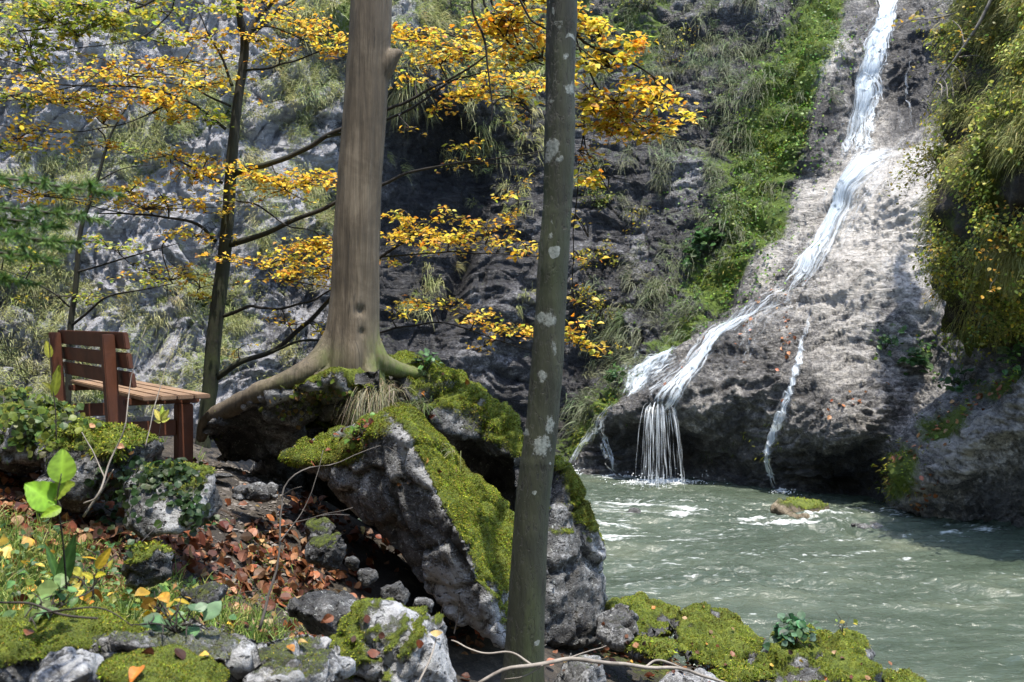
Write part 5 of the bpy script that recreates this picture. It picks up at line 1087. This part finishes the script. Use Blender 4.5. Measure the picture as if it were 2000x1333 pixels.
def curtain(name, x0, x1, n_str, d0, seed):
    """threads of water leaving the lip and falling clear of the undercut rock"""
    rr = np.random.default_rng(seed); Vs, Fq, Us, Th, base = [], [], [], [], 0
    for j in range(n_str):
        u = np.clip(rr.choice([.12, .3, .72, .9, rr.random()]) + rr.normal(0, .07), 0, 1); xa = x0[0] + (x0[1] - x0[0]) * u; xb = x1[0] + (x1[1] - x1[0]) * u + rr.normal(0, 6); t = np.linspace(0, 1, 30); jump = rr.uniform(.25, .55)
        px = xa + (xb - xa) * t**.5 + 3.5 * t * noise(np.stack([t * 4, np.full(30, j * 2.3), t * 0], -1), 7); py = 784 + rr.uniform(0, 12) + (948 - 788) * t**1.15; d = d0 - .06 - jump * np.sqrt(t) + .03 * t
        w_ = rr.uniform(.4, 1.5) * (1 - .2 * t); s = np.array([-1, 0, 1.]); Pp = PT(px[:, None] + w_[:, None] * s, py[:, None] + 0 * s, d[:, None] + 0 * s)
        Vs.append(Pp.reshape(-1, 3)); Fq.append(grid_faces(30, 3) + base); base += 90; Us.append(np.stack([np.broadcast_to(s * .1 + j * .73, (30, 3)), np.broadcast_to(t[:, None] * 1.6 + j, (30, 3))], -1).reshape(-1, 2))
        Th.append(((.26 + .66 * rr.random()**2) * (1 - .25 * t + .75 * noise(np.stack([t * 5, np.full(30, j * 1.9), t * 0], -1), 8))[:, None] * np.array([.4, 1, .4])).ravel())
    return mesh(name, np.concatenate(Vs), np.concatenate(Fq), M['fall'], wf, attrs={"thick": np.concatenate(Th)}, uv=np.concatenate(Us))
curtain("cascade_curtain", (1264, 1292), (1250, 1296), 90, dl, 1)
curtain("cascade_curtain", (1286, 1312), (1290, 1340), 52, dl, 2)
# thrown drops where the cascades meet the river
rr = np.random.default_rng(5); ico = unit(np.array([[1, 0, 0], [-1, 0, 0], [0, 1, 0], [0, -1, 0], [0, 0, 1], [0, 0, -1.0]])); IT = np.array([[0, 2, 4], [2, 1, 4], [1, 3, 4], [3, 0, 4], [2, 0, 5], [1, 2, 5], [3, 1, 5], [0, 3, 5]])
m = NT("splash_drops"); M['drops'] = m.set(Base_Color=(.88, .92, .94), Roughness=.25)
mb = MB()
for (px, py, sx_, k, hgt) in [(1292, 944, .36, 340, .20), (1122, 924, .12, 80, .14), (1212, 928, .12, 60, .08), (1525, 962, .10, 50, .08)]:
    d_ = CAMZ * F_PX / (py - HY) - .1; c = PT(px, py, d_)
    p = c + np.stack([rr.normal(0, sx_, k), rr.normal(-.05, .10, k), np.abs(rr.normal(0, hgt * .5, k)) * rr.random(k)], -1); s = rr.uniform(.004, .013, k)
    mb.add((p[:, None] + ico[None] * s[:, None, None]).reshape(-1, 3), T=(IT[None] + np.arange(k)[:, None, None] * 6).reshape(-1, 3))
tag(mb.build("splash", M['drops'], wf), kind='stuff')

# ------------------------------------------------------------------ forest floor and foreground plants
BROWN = [(.13, .040, .016), (.19, .065, .024), (.085, .028, .013), (.25, .11, .045), (.055, .024, .013), (.32, .19, .095), (.16, .08, .04)]
def settle(x, y, up=.0): return np.stack([x, y, ground(x, y) + up], -1)
def gslope(x, y):
    e = .05; return unit(np.stack([-(ground(x + e, y) - ground(x - e, y)) / (2 * e), -(ground(x, y + e) - ground(x, y - e)) / (2 * e), np.ones_like(x)], -1))
def scatter_leaves(n, bl, d0, d1, size, pal, seed, up=(0, .03), tilt=.45, bg=.0):
    rr = np.random.default_rng(seed); y = np.sqrt(rr.uniform(d0**2, d1**2, n)); px = rr.uniform(-80, 1500, n); x = (px - CX) / F_PX * y
    P_ = settle(x, y); qx_, qy_ = proj(P_); k = rr.random(n) < np.clip(blobs(qx_, qy_, bl) + bg, 0, 1); P_, x, y = P_[k], x[k], y[k]; m_ = len(P_)
    nn_ = unit(gslope(x, y) + rr.normal(0, tilt, (m_, 3)) * np.array([1, 1, .3]))
    return leaves(P_ + np.array([0, 0, 1]) * rr.uniform(*up, (m_, 1)), nn_, rr.uniform(0, 6.28, m_), size * rr.uniform(.6, 1.3, m_), pick(pal, m_, .25), 1.05, rr.uniform(-3, 5, m_), fine=True)
litter = MB(); mb = litter
a = scatter_leaves(26000, [(200, 1060, 160, 40, 10, 1), (330, 1085, 160, 50, 0, 1.0), (500, 1060, 70, 35, -30, .8), (560, 1120, 110, 60, 20, .8), (450, 1150, 110, 50, 0, .7), (60, 980, 90, 60, 0, .7), (680, 1080, 80, 60, 0, .35), (160, 1140, 160, 50, 0, .4), (620, 1010, 50, 40, 0, .4), (720, 1250, 200, 30, 0, .3)], 2.4, 6.5, .058, BROWN, 101, (0, .04), .75); mb.add(a[0], T=a[1], col=a[2])
a = scatter_leaves(5000, [(440, 950, 120, 50, 0, .12), (1200, 1290, 260, 60, 0, .3), (1380, 1290, 70, 40, 20, .9)], 3.5, 7.5, .055, BROWN, 102); mb.add(a[0], T=a[1], col=a[2])
a = scatter_leaves(2600, [(300, 1190, 160, 40, 0, .40), (130, 1160, 130, 60, 0, .35), (40, 1120, 60, 60, 0, .3)], 2.2, 4.2, .06, [(.55, .34, .05), (.50, .22, .03), (.60, .42, .10)], 103, (.0, .10)); mb.add(a[0], T=a[1], col=a[2])
# crumbs and grit on the path
rr = np.random.default_rng(8); n = 1500; y = np.sqrt(rr.uniform(4.3**2, 7.5**2, n)); px = rr.uniform(330, 620, n); x = (px - CX) / F_PX * y; P_ = settle(x, y, .002); s = rr.uniform(.004, .02, n) * rr.uniform(.4, 1, n)
V = (P_[:, None] + (ico[None] * np.array([1.2, 1, .6]) + rr.normal(0, .18, (n, 6, 3))) * s[:, None, None]).reshape(-1, 3); mb = MB(); mb.add(V, T=(IT[None] + np.arange(n)[:, None, None] * 6).reshape(-1, 3))
m = NT("path_grit"); M['grit'] = m.set(Base_Color=m.ramp(m.noise(m.coord(), 9, 4), [(.35, (.05, .042, .035)), (.65, (.20, .18, .16))]), Roughness=.85)
tag(mb.build("path_gravel", M['grit'], smooth=False), "grit and small stones on the footpath by the bench", "gravel", kind='stuff')

def grass(n, bl, d0, d1, L, Wd, pal, seed, droop=(.2, .8), lean=.35, nb=6):
    rr = np.random.default_rng(seed); y = np.sqrt(rr.uniform(d0**2, d1**2, n)); px = rr.uniform(-120, 1300, n); x = (px - CX) / F_PX * y; P_ = settle(x, y, -.005); qx_, qy_ = proj(P_); k = rr.random(n) < np.clip(blobs(qx_, qy_, bl), 0, 1); P_ = P_[k]; m_ = len(P_)
    P_ = np.repeat(P_, nb, 0) + rr.normal(0, .012, (m_ * nb, 3)) * np.array([1, 1, 0]); m_ *= nb
    return blades(P_, np.array([0, 0, 1]) + rr.normal(0, lean, (m_, 3)) * np.array([1, 1, .2]), L * rr.uniform(.4, 1.25, m_), Wd, rr.uniform(*droop, m_), pick(pal, m_, .25), segs=4)
GP = [(.13, .21, .04), (.19, .27, .05), (.08, .14, .03), (.32, .34, .10)]
mb = MB()
for a in (grass(15000, [(60, 1120, 120, 90, 0, 1), (250, 1205, 220, 45, 0, 1.0), (60, 1200, 130, 60, 0, .9), (480, 1190, 110, 60, 0, .8), (330, 1150, 150, 30, 0, .35)], 2.2, 4.6, .14, .0042, GP, 111), grass(2600, [(520, 1130, 60, 60, 0, .8), (560, 1190, 60, 60, 0, .9), (30, 1050, 60, 60, 0, .9), (480, 1050, 50, 30, 0, .3)], 3.0, 5.4, .17, .004, GP, 112, (.5, 1.1), .5),
          grass(500, [(360, 890, 30, 20, 0, .8), (300, 860, 60, 20, 0, .6)], 5.5, 9, .12, .006, GP, 113)):
    mb.add(a[0], a[1], col=a[2])
tag(mb.build("grass", M['grass']), "green grass at the foot of the bank in the left foreground", "grass", kind='stuff')
# ground ivy and clover between the grass
mb = MB(); a = scatter_leaves(5200, [(150, 1180, 170, 50, 0, .8), (300, 1200, 150, 40, 0, .8), (60, 1140, 100, 60, 0, .7), (460, 1160, 80, 60, 0, .45), (200, 1100, 140, 40, 0, .25)], 2.2, 4.6, .034, [(.10, .19, .07), (.15, .25, .09), (.07, .13, .04), (.22, .27, .06)], 121, (.02, .12), .5); mb.add(a[0], T=a[1], col=a[2])
tag(mb.build("ground_cover", M['leaf'], smooth=False), "low green herbs growing through the grass in the left foreground", "undergrowth", kind='stuff')

def surf_top(px, py):
    """first surface under a photo pixel, from the near objects built so far"""
    dg_ = bpy.context.evaluated_depsgraph_get(); d_ = np.array([(px - CX) / F_PX, 1, (HY - py) / F_PX]); d_ /= np.linalg.norm(d_)
    hit, loc, nrm, *_ = SC.ray_cast(dg_, (0, 0, CAMZ), d_.tolist()); return np.array(loc), np.array(nrm)
bpy.context.view_layer.update()
# leaves that came to rest on the rocks and moss, and broken twigs among the litter
rr = np.random.default_rng(77); P_, N_ = [], []
for (px, py, sx2, sy2, k) in [(620, 890, 60, 14, 14), (850, 900, 60, 70, 14), (890, 770, 90, 40, 14), (1400, 1250, 110, 40, 24), (1560, 1290, 90, 30, 26), (760, 1250, 90, 40, 9), (300, 1290, 200, 25, 6), (60, 1250, 80, 14, 2), (240, 890, 60, 30, 16), (1250, 1290, 60, 24, 26), (560, 1250, 90, 30, 10), (690, 870, 26, 14, 12), (1130, 960, 24, 60, 6)]:
    for _ in range(k):
        l_, n_ = surf_top(px + rr.normal(0, sx2), py + rr.normal(0, sy2))
        if l_[1] < 8 and n_[2] > .15: P_.append(l_); N_.append(n_)
P_, N_ = np.array(P_), np.array(N_); k = len(P_)
a = leaves(P_ + N_ * .012, unit(N_ + rr.normal(0, .35, (k, 3))), rr.uniform(0, 6.28, k), .034 * rr.uniform(.6, 1.3, k), pick(BROWN + [(.45, .28, .05), (.40, .16, .03)], k, .25), 1.05, rr.uniform(-2, 5, k), fine=True); litter.add(a[0], T=a[1], col=a[2])
for _ in range(150):
    y = rr.uniform(2.9, 5.6); px = rr.choice([300, 450, 560, 200]) + rr.normal(0, 90); x = (px - CX) / F_PX * y; an = rr.uniform(0, 6.28); L_ = rr.uniform(.04, .16)
    pts = settle(x + np.cos(an) * np.array([-.5, 0, .5]) * L_ + rr.normal(0, .006, 3), y + np.sin(an) * np.array([-.5, 0, .5]) * L_, .02 + rr.uniform(0, .02)); litter.tube(spline(pts, 6), rr.uniform(.0012, .003), 5, col=(.10, .07, .05))
tag(litter.build("leaf_litter", M['litter'], smooth=False), "carpet of fallen brown beech leaves on the bank below the bench", "leaves", kind='stuff')
# ivy on the rock by the path
def ivy(label, pxs, n, seed, size, pal):
    rr = np.random.default_rng(seed); P_, N_ = [], []
    for _ in range(n):
        b = pxs[rr.integers(0, len(pxs))]; l_, n_ = surf_top(b[0] + rr.normal(0, b[2]), b[1] + rr.normal(0, b[3]))
        if l_[1] < 6.2: P_.append(l_); N_.append(n_)
    P_, N_ = np.array(P_), np.array(N_); o = empty("ivy", P_.mean(0) * np.array([1, 1, 0]) + np.array([0, 0, P_[:, 2].min()]), label, "ivy")
    mbs = MB()
    for k in range(0, len(P_) - 3, 14):
        c = P_[np.argsort(((P_ - P_[k])**2).sum(1))[[0, 5, 12 % len(P_)]]]; mbs.tube(spline(c + N_[k] * .006, 8), .002, 4)
    mbs.build("stems", M['twig'], o)
    V, T, C = leaves(P_ + N_ * rr.uniform(.008, .03, (len(P_), 1)), N_ + rr.normal(0, .35, P_.shape), rr.uniform(0, 6.28, len(P_)), size * rr.uniform(.6, 1.3, len(P_)), pick(pal, len(P_), .25), 1.4, 1.0); mb_ = MB(); mb_.add(V, T=T, col=C); mb_.build("foliage", M['leaf'], o, smooth=False)
ivy("dark green ivy trailing over the grey rock beside the footpath", [(270, 935, 45, 25), (230, 990, 25, 40), (320, 925, 30, 14), (370, 1000, 18, 25)], 420, 131, .034, [(.025, .05, .018), (.04, .075, .025), (.06, .10, .035)])
ivy("pale green herbs spreading over the rock at the left edge, below the bench back", [(40, 780, 50, 25), (110, 800, 40, 25), (60, 850, 40, 20)], 420, 132, .036, [(.10, .15, .03), (.18, .22, .04), (.06, .10, .025)])
ivy("creeping brown green ivy under the mossy ledge of the dark boulder", [(500, 820, 45, 16), (580, 800, 50, 12), (640, 770, 40, 8)], 160, 133, .03, [(.07, .10, .025), (.14, .17, .03), (.20, .13, .05)])

# plants rooted where the camera sees them stand
l_, n_ = surf_top(1555, 1256); herb("blue green clover like plant on the broad mossy shore rock", l_, (0, -.2, .9), .16, 110, [(.09, .20, .10), (.13, .26, .14), (.06, .13, .06)], .055, 2301)
l_, n_ = surf_top(1645, 1235); shrub("tiny upright sprig with few yellow leaves on the broad mossy shore rock", l_, (0, 0, 1), .16, 9, YG, .03, 2302, name="leafy_plant", cat="plant", stems=2)
l_, n_ = surf_top(835, 722); herb("small pale green plant in the moss beside the bare trunk's foot", l_, (0, -.2, 1), .12, 36, [(.12, .24, .10), (.10, .18, .06)], .05, 2303)
l_, n_ = surf_top(700, 862); o = herb("reddish leaved little plant on the moss beside the slab's ridge", l_, (0, -.4, 1), .09, 60, [(.22, .07, .03), (.10, .19, .03), (.13, .22, .03)], .035, 2304)
for i, (lab, px, py, r, n, pal, sz) in enumerate([("clump of yellow autumn leaves in the foreground grass, middle of three", 305, 1200, .09, 16, [(.50, .34, .04), (.52, .38, .08)], .045), ("clump of yellow autumn leaves in the foreground grass, at the left", 170, 1140, .10, 16, [(.48, .35, .04), (.42, .38, .06)], .045), ("blue green broad leaves in the foreground grass beside the yellow clump", 345, 1215, .08, 12, [(.13, .24, .11), (.17, .28, .14)], .055), ("low pale green plant in the foreground grass at the left", 95, 1180, .10, 24, [(.16, .28, .10), (.22, .33, .12)], .05)]):
    l_, n_ = surf_top(px, py + 22); herb(lab, l_, (0, 0, 1), r, n, pal, sz, 2310 + i)

# drooping dry grass tuft and green blades on the boulder
for lab, px, py, pal, nb, L_, dr, sp in [("drooping pale dry grass tuft hanging over the slab below the bare trunk", 735, 766, [(.30, .26, .17), (.22, .19, .11), (.14, .15, .07)], 700, .27, (1.0, 1.5), .055), ("loose green grass arching over the moss right of the dry tuft", 815, 790, [(.08, .13, .04), (.13, .18, .06), (.20, .20, .10)], 120, .17, (.5, 1.2), .05), ("thin dry grass along the moss flank of the slab", 865, 880, [(.22, .21, .11), (.15, .17, .06)], 70, .13, (.5, 1.1), .05)]:
    l_, n_ = surf_top(px, py); rr = np.random.default_rng(px)
    V, Q, C = blades(l_ + rr.normal(0, sp, (nb, 3)) * np.array([1, .6, .25]), np.array([-.1, -.55, .55]) + rr.normal(0, .4, (nb, 3)), L_ * rr.uniform(.5, 1.2, nb), .004, rr.uniform(*dr, nb), pick(pal, nb, .2), segs=5)
    o = mesh("grass_tuft", V, Q, M['grass'], loc=l_, colors=C); tag(o, lab, "grass tuft")

# broad leaved seedling close to the camera
def seedling(label, stem, lv, pal):
    o = empty("seedling", PT(*stem[0]), label, "seedling"); mb_ = MB(); t = spline([PT(*s) for s in stem], 14); mb_.tube(t, np.linspace(.003, .0015, 14), 6); c_ = np.array([0, 0, CAMZ])
    mf = MB(); rr_ = np.random.default_rng(len(label))
    for (bx, by, tx, ty, d, wd, tl) in lv:
        a, b = PT(bx, by, d), PT(tx, ty, d - tl); L_ = np.linalg.norm(b - a); y_ = (b - a) / L_; z_ = unit(c_ - a); z_ = unit(z_ - y_ * (z_ @ y_) + np.array([.2, 0, .5])); z_ = unit(z_ - y_ * (z_ @ y_)); x_ = np.cross(y_, z_)
        k = np.argmin(((t - a)**2).sum(1)); mb_.tube(np.array([t[k], (t[k] + a) / 2, a]), .0012, 5)
        s = np.linspace(0, 1, 14); prof = np.sin(np.pi * s**.72)**.85 * wd * .5 * L_; u = np.linspace(-1, 1, 7)
        G = a + y_ * (s * L_)[:, None, None] + x_ * (prof[:, None] * u[None])[..., None] + z_ * ((np.abs(u)[None] * .22 * prof[:, None]) - (s**2 * .12 * L_)[:, None] + .004 * np.sin(s * 40)[:, None] * np.abs(u)[None])[..., None]
        vein = 1 + .5 * np.exp(-(u[None] / .15)**2) + .22 * np.sin((s[:, None] * 9 - np.abs(u)[None] * 2.2) * 6.28) * (np.abs(u)[None] > .2) - .25 * (np.abs(u)[None] > .9) * rr_.random((14, 7)); mf.add(G.reshape(-1, 3), grid_faces(14, 7), col=np.clip(pick(pal, 1, .15)[0] * vein.reshape(-1, 1), 0, 1))
    mb_.build("stem", M['twig'], o); mf.build("foliage", M['leaf'], o)
BL = [(.17, .33, .022), (.20, .36, .03), (.24, .36, .04)]
seedling("bright green broad leaved seedling standing close at the left in front of the rocks", [(130, 1150, 2.7), (122, 1050, 2.65), (112, 980, 2.6), (120, 925, 2.6)], [(118, 945, 124, 874, 2.6, .75, -.02), (108, 990, 50, 942, 2.6, .9, .02), (98, 968, 142, 942, 2.62, .6, .03), (108, 985, 70, 1000, 2.6, .55, .03), (120, 992, 78, 1010, 2.58, .55, .03)], BL)
seedling("yellow green narrow leaves on a stem in front of the bench's left post", [(110, 860, 4.0), (108, 800, 4.0), (100, 730, 4.0), (96, 660, 4.0)], [(104, 775, 116, 712, 4.0, .28, .0), (97, 700, 91, 664, 4.0, .45, .0), (102, 745, 118, 715, 4.02, .3, .02), (102, 760, 82, 745, 4.0, .4, .02)], [(.26, .28, .03), (.20, .22, .03)])
seedling("tall dark green blade like leaves in the left foreground grass", [(118, 1225, 3.0), (117, 1160, 3.0), (120, 1120, 3.0)], [(116, 1150, 146, 1050, 3.0, .25, .05), (117, 1140, 90, 1060, 3.0, .2, .0)], [(.06, .14, .03), (.09, .18, .04)])
seedling("single bright yellow leaves on a thin stem above the litter", [(180, 1170, 3.4), (185, 1130, 3.4), (190, 1110, 3.4)], [(188, 1112, 216, 1070, 3.4, .4, .0), (182, 1130, 160, 1118, 3.4, .5, .02), (186, 1125, 205, 1120, 3.4, .5, .02)], [(.55, .50, .05), (.50, .38, .03)])
seedling("yellow flowering looking sprig below the bench seat", [(305, 880, 5.2), (312, 840, 5.2), (316, 815, 5.2)], [(314, 822, 302, 798, 5.2, .5, 0), (315, 820, 330, 800, 5.2, .5, 0), (315, 824, 332, 816, 5.2, .5, 0), (314, 826, 300, 820, 5.2, .5, 0), (316, 815, 318, 792, 5.2, .4, 0)], [(.55, .55, .12), (.42, .46, .08)])

# fallen stick, twigs
def sticks(name, label, paths, mat, cat="branch"):
    o = None; mb_ = MB()
    for L in paths:
        p, r = pxpath(L, 26); p = p + .006 * np.stack([noise(p * 9, 831), noise(p * 9, 832), noise(p * 9, 833)], -1); mb_.tube(p, np.maximum(r, .0012), 7)
    o = mb_.build(name, mat, loc=PT(*paths[0][0][:3])); tag(o, label, cat)
sticks("fallen_stick", "long grey fallen stick lying across the bottom in front of the lichen spotted trunk", [[(935, 1335, 4.1, 6.5), (990, 1308, 4.15, 7.2), (1050, 1298, 4.2, 8.6), (1110, 1288, 4.25, 8.6), (1180, 1294, 4.3, 7.9), (1260, 1303, 4.4, 7.2), (1330, 1308, 4.5, 6.5), (1420, 1335, 4.6, 5.0)], [(880, 1252, 4.4, 2.9), (935, 1274, 4.3, 3.6), (1000, 1276, 4.25, 4.3), (1040, 1298, 4.2, 5.0)], [(1260, 1303, 4.4, 4.3), (1285, 1290, 4.45, 4.3), (1330, 1306, 4.5, 3.6), (1400, 1330, 4.6, 2.2)], [(1060, 1298, 4.2, 2.9), (1030, 1318, 4.2, 2.2), (985, 1328, 4.2, 1.4)], [(1110, 1288, 4.25, 2.9), (1150, 1272, 4.3, 2.2), (1185, 1262, 4.4, 1.4)]], M['greywood'])
M['sapling'] = wood_material("dead_sapling_bark", (.03, .026, .022), (.12, .105, .09), (6, 6, 6), .004, .8)
sticks("dead_sapling", "thin grey dead sapling with forked twigs in front of the slab's dark face", [[(508, 1230, 4.2, 6.6), (525, 1160, 4.25, 5.4), (545, 1080, 4.3, 4.2), (548, 1000, 4.35, 3.6), (560, 945, 4.4, 3.0), (600, 915, 4.45, 2.4), (660, 905, 4.5, 1.8), (740, 872, 4.6, 1.5), (780, 888, 4.6, 1.2)], [(552, 1028, 4.33, 2.4), (620, 1010, 4.3, 2.1), (690, 992, 4.3, 1.2)], [(620, 1010, 4.3, 1.8), (660, 1004, 4.35, 1.5), (682, 1006, 4.4, 0.9)], [(545, 1060, 4.3, 2.4), (590, 1000, 4.4, 1.8), (620, 930, 4.45, 1.5), (632, 880, 4.5, 0.9)], [(550, 970, 4.37, 1.8), (575, 955, 4.3, 1.2), (590, 950, 4.3, 0.9)]], M['sapling'], "sapling")
sticks("fallen_twig", "thin pale forked twig arching over the moss in front of the bench", [[(165, 1010, 4.3, 5), (195, 960, 4.3, 4), (205, 930, 4.35, 4), (225, 880, 4.4, 3), (245, 830, 4.4, 2.5), (255, 740, 4.5, 2), (285, 640, 4.5, 1.5)], [(205, 935, 4.35, 3), (180, 880, 4.4, 2.5), (160, 845, 4.4, 2)], [(165, 985, 4.3, 3.5), (190, 970, 4.25, 3), (222, 918, 4.2, 2)], [(285, 875, 4.6, 2), (310, 760, 4.7, 1.8), (355, 640, 4.8, 1.2)]], M['greywood'])
sticks("bramble_stem", "dark bare stem arching through the foreground grass at the lower left", [[(-20, 1175, 2.5, 4), (60, 1180, 2.5, 5), (120, 1200, 2.5, 5), (190, 1212, 2.5, 4)], [(70, 1200, 2.5, 3), (130, 1190, 2.45, 4), (200, 1190, 2.45, 3), (260, 1225, 2.45, 2)]], M['twig'])
sticks("fallen_twig", "short dead twig standing out of the moss capped foreground boulder", [[(818, 1335, 2.9, 4), (832, 1300, 2.95, 4), (848, 1262, 3.0, 3), (852, 1245, 3.0, 2)]], M['greywood'])
sticks("thin_shoot", "two thin bare shoots rising in the hollow left of the lichen spotted trunk", [[(850, 1240, 4.3, 3), (860, 1205, 4.3, 2), (868, 1180, 4.3, 1.2)], [(888, 1240, 4.3, 3), (893, 1215, 4.3, 2), (899, 1180, 4.3, 1.2)]], M['twig'])
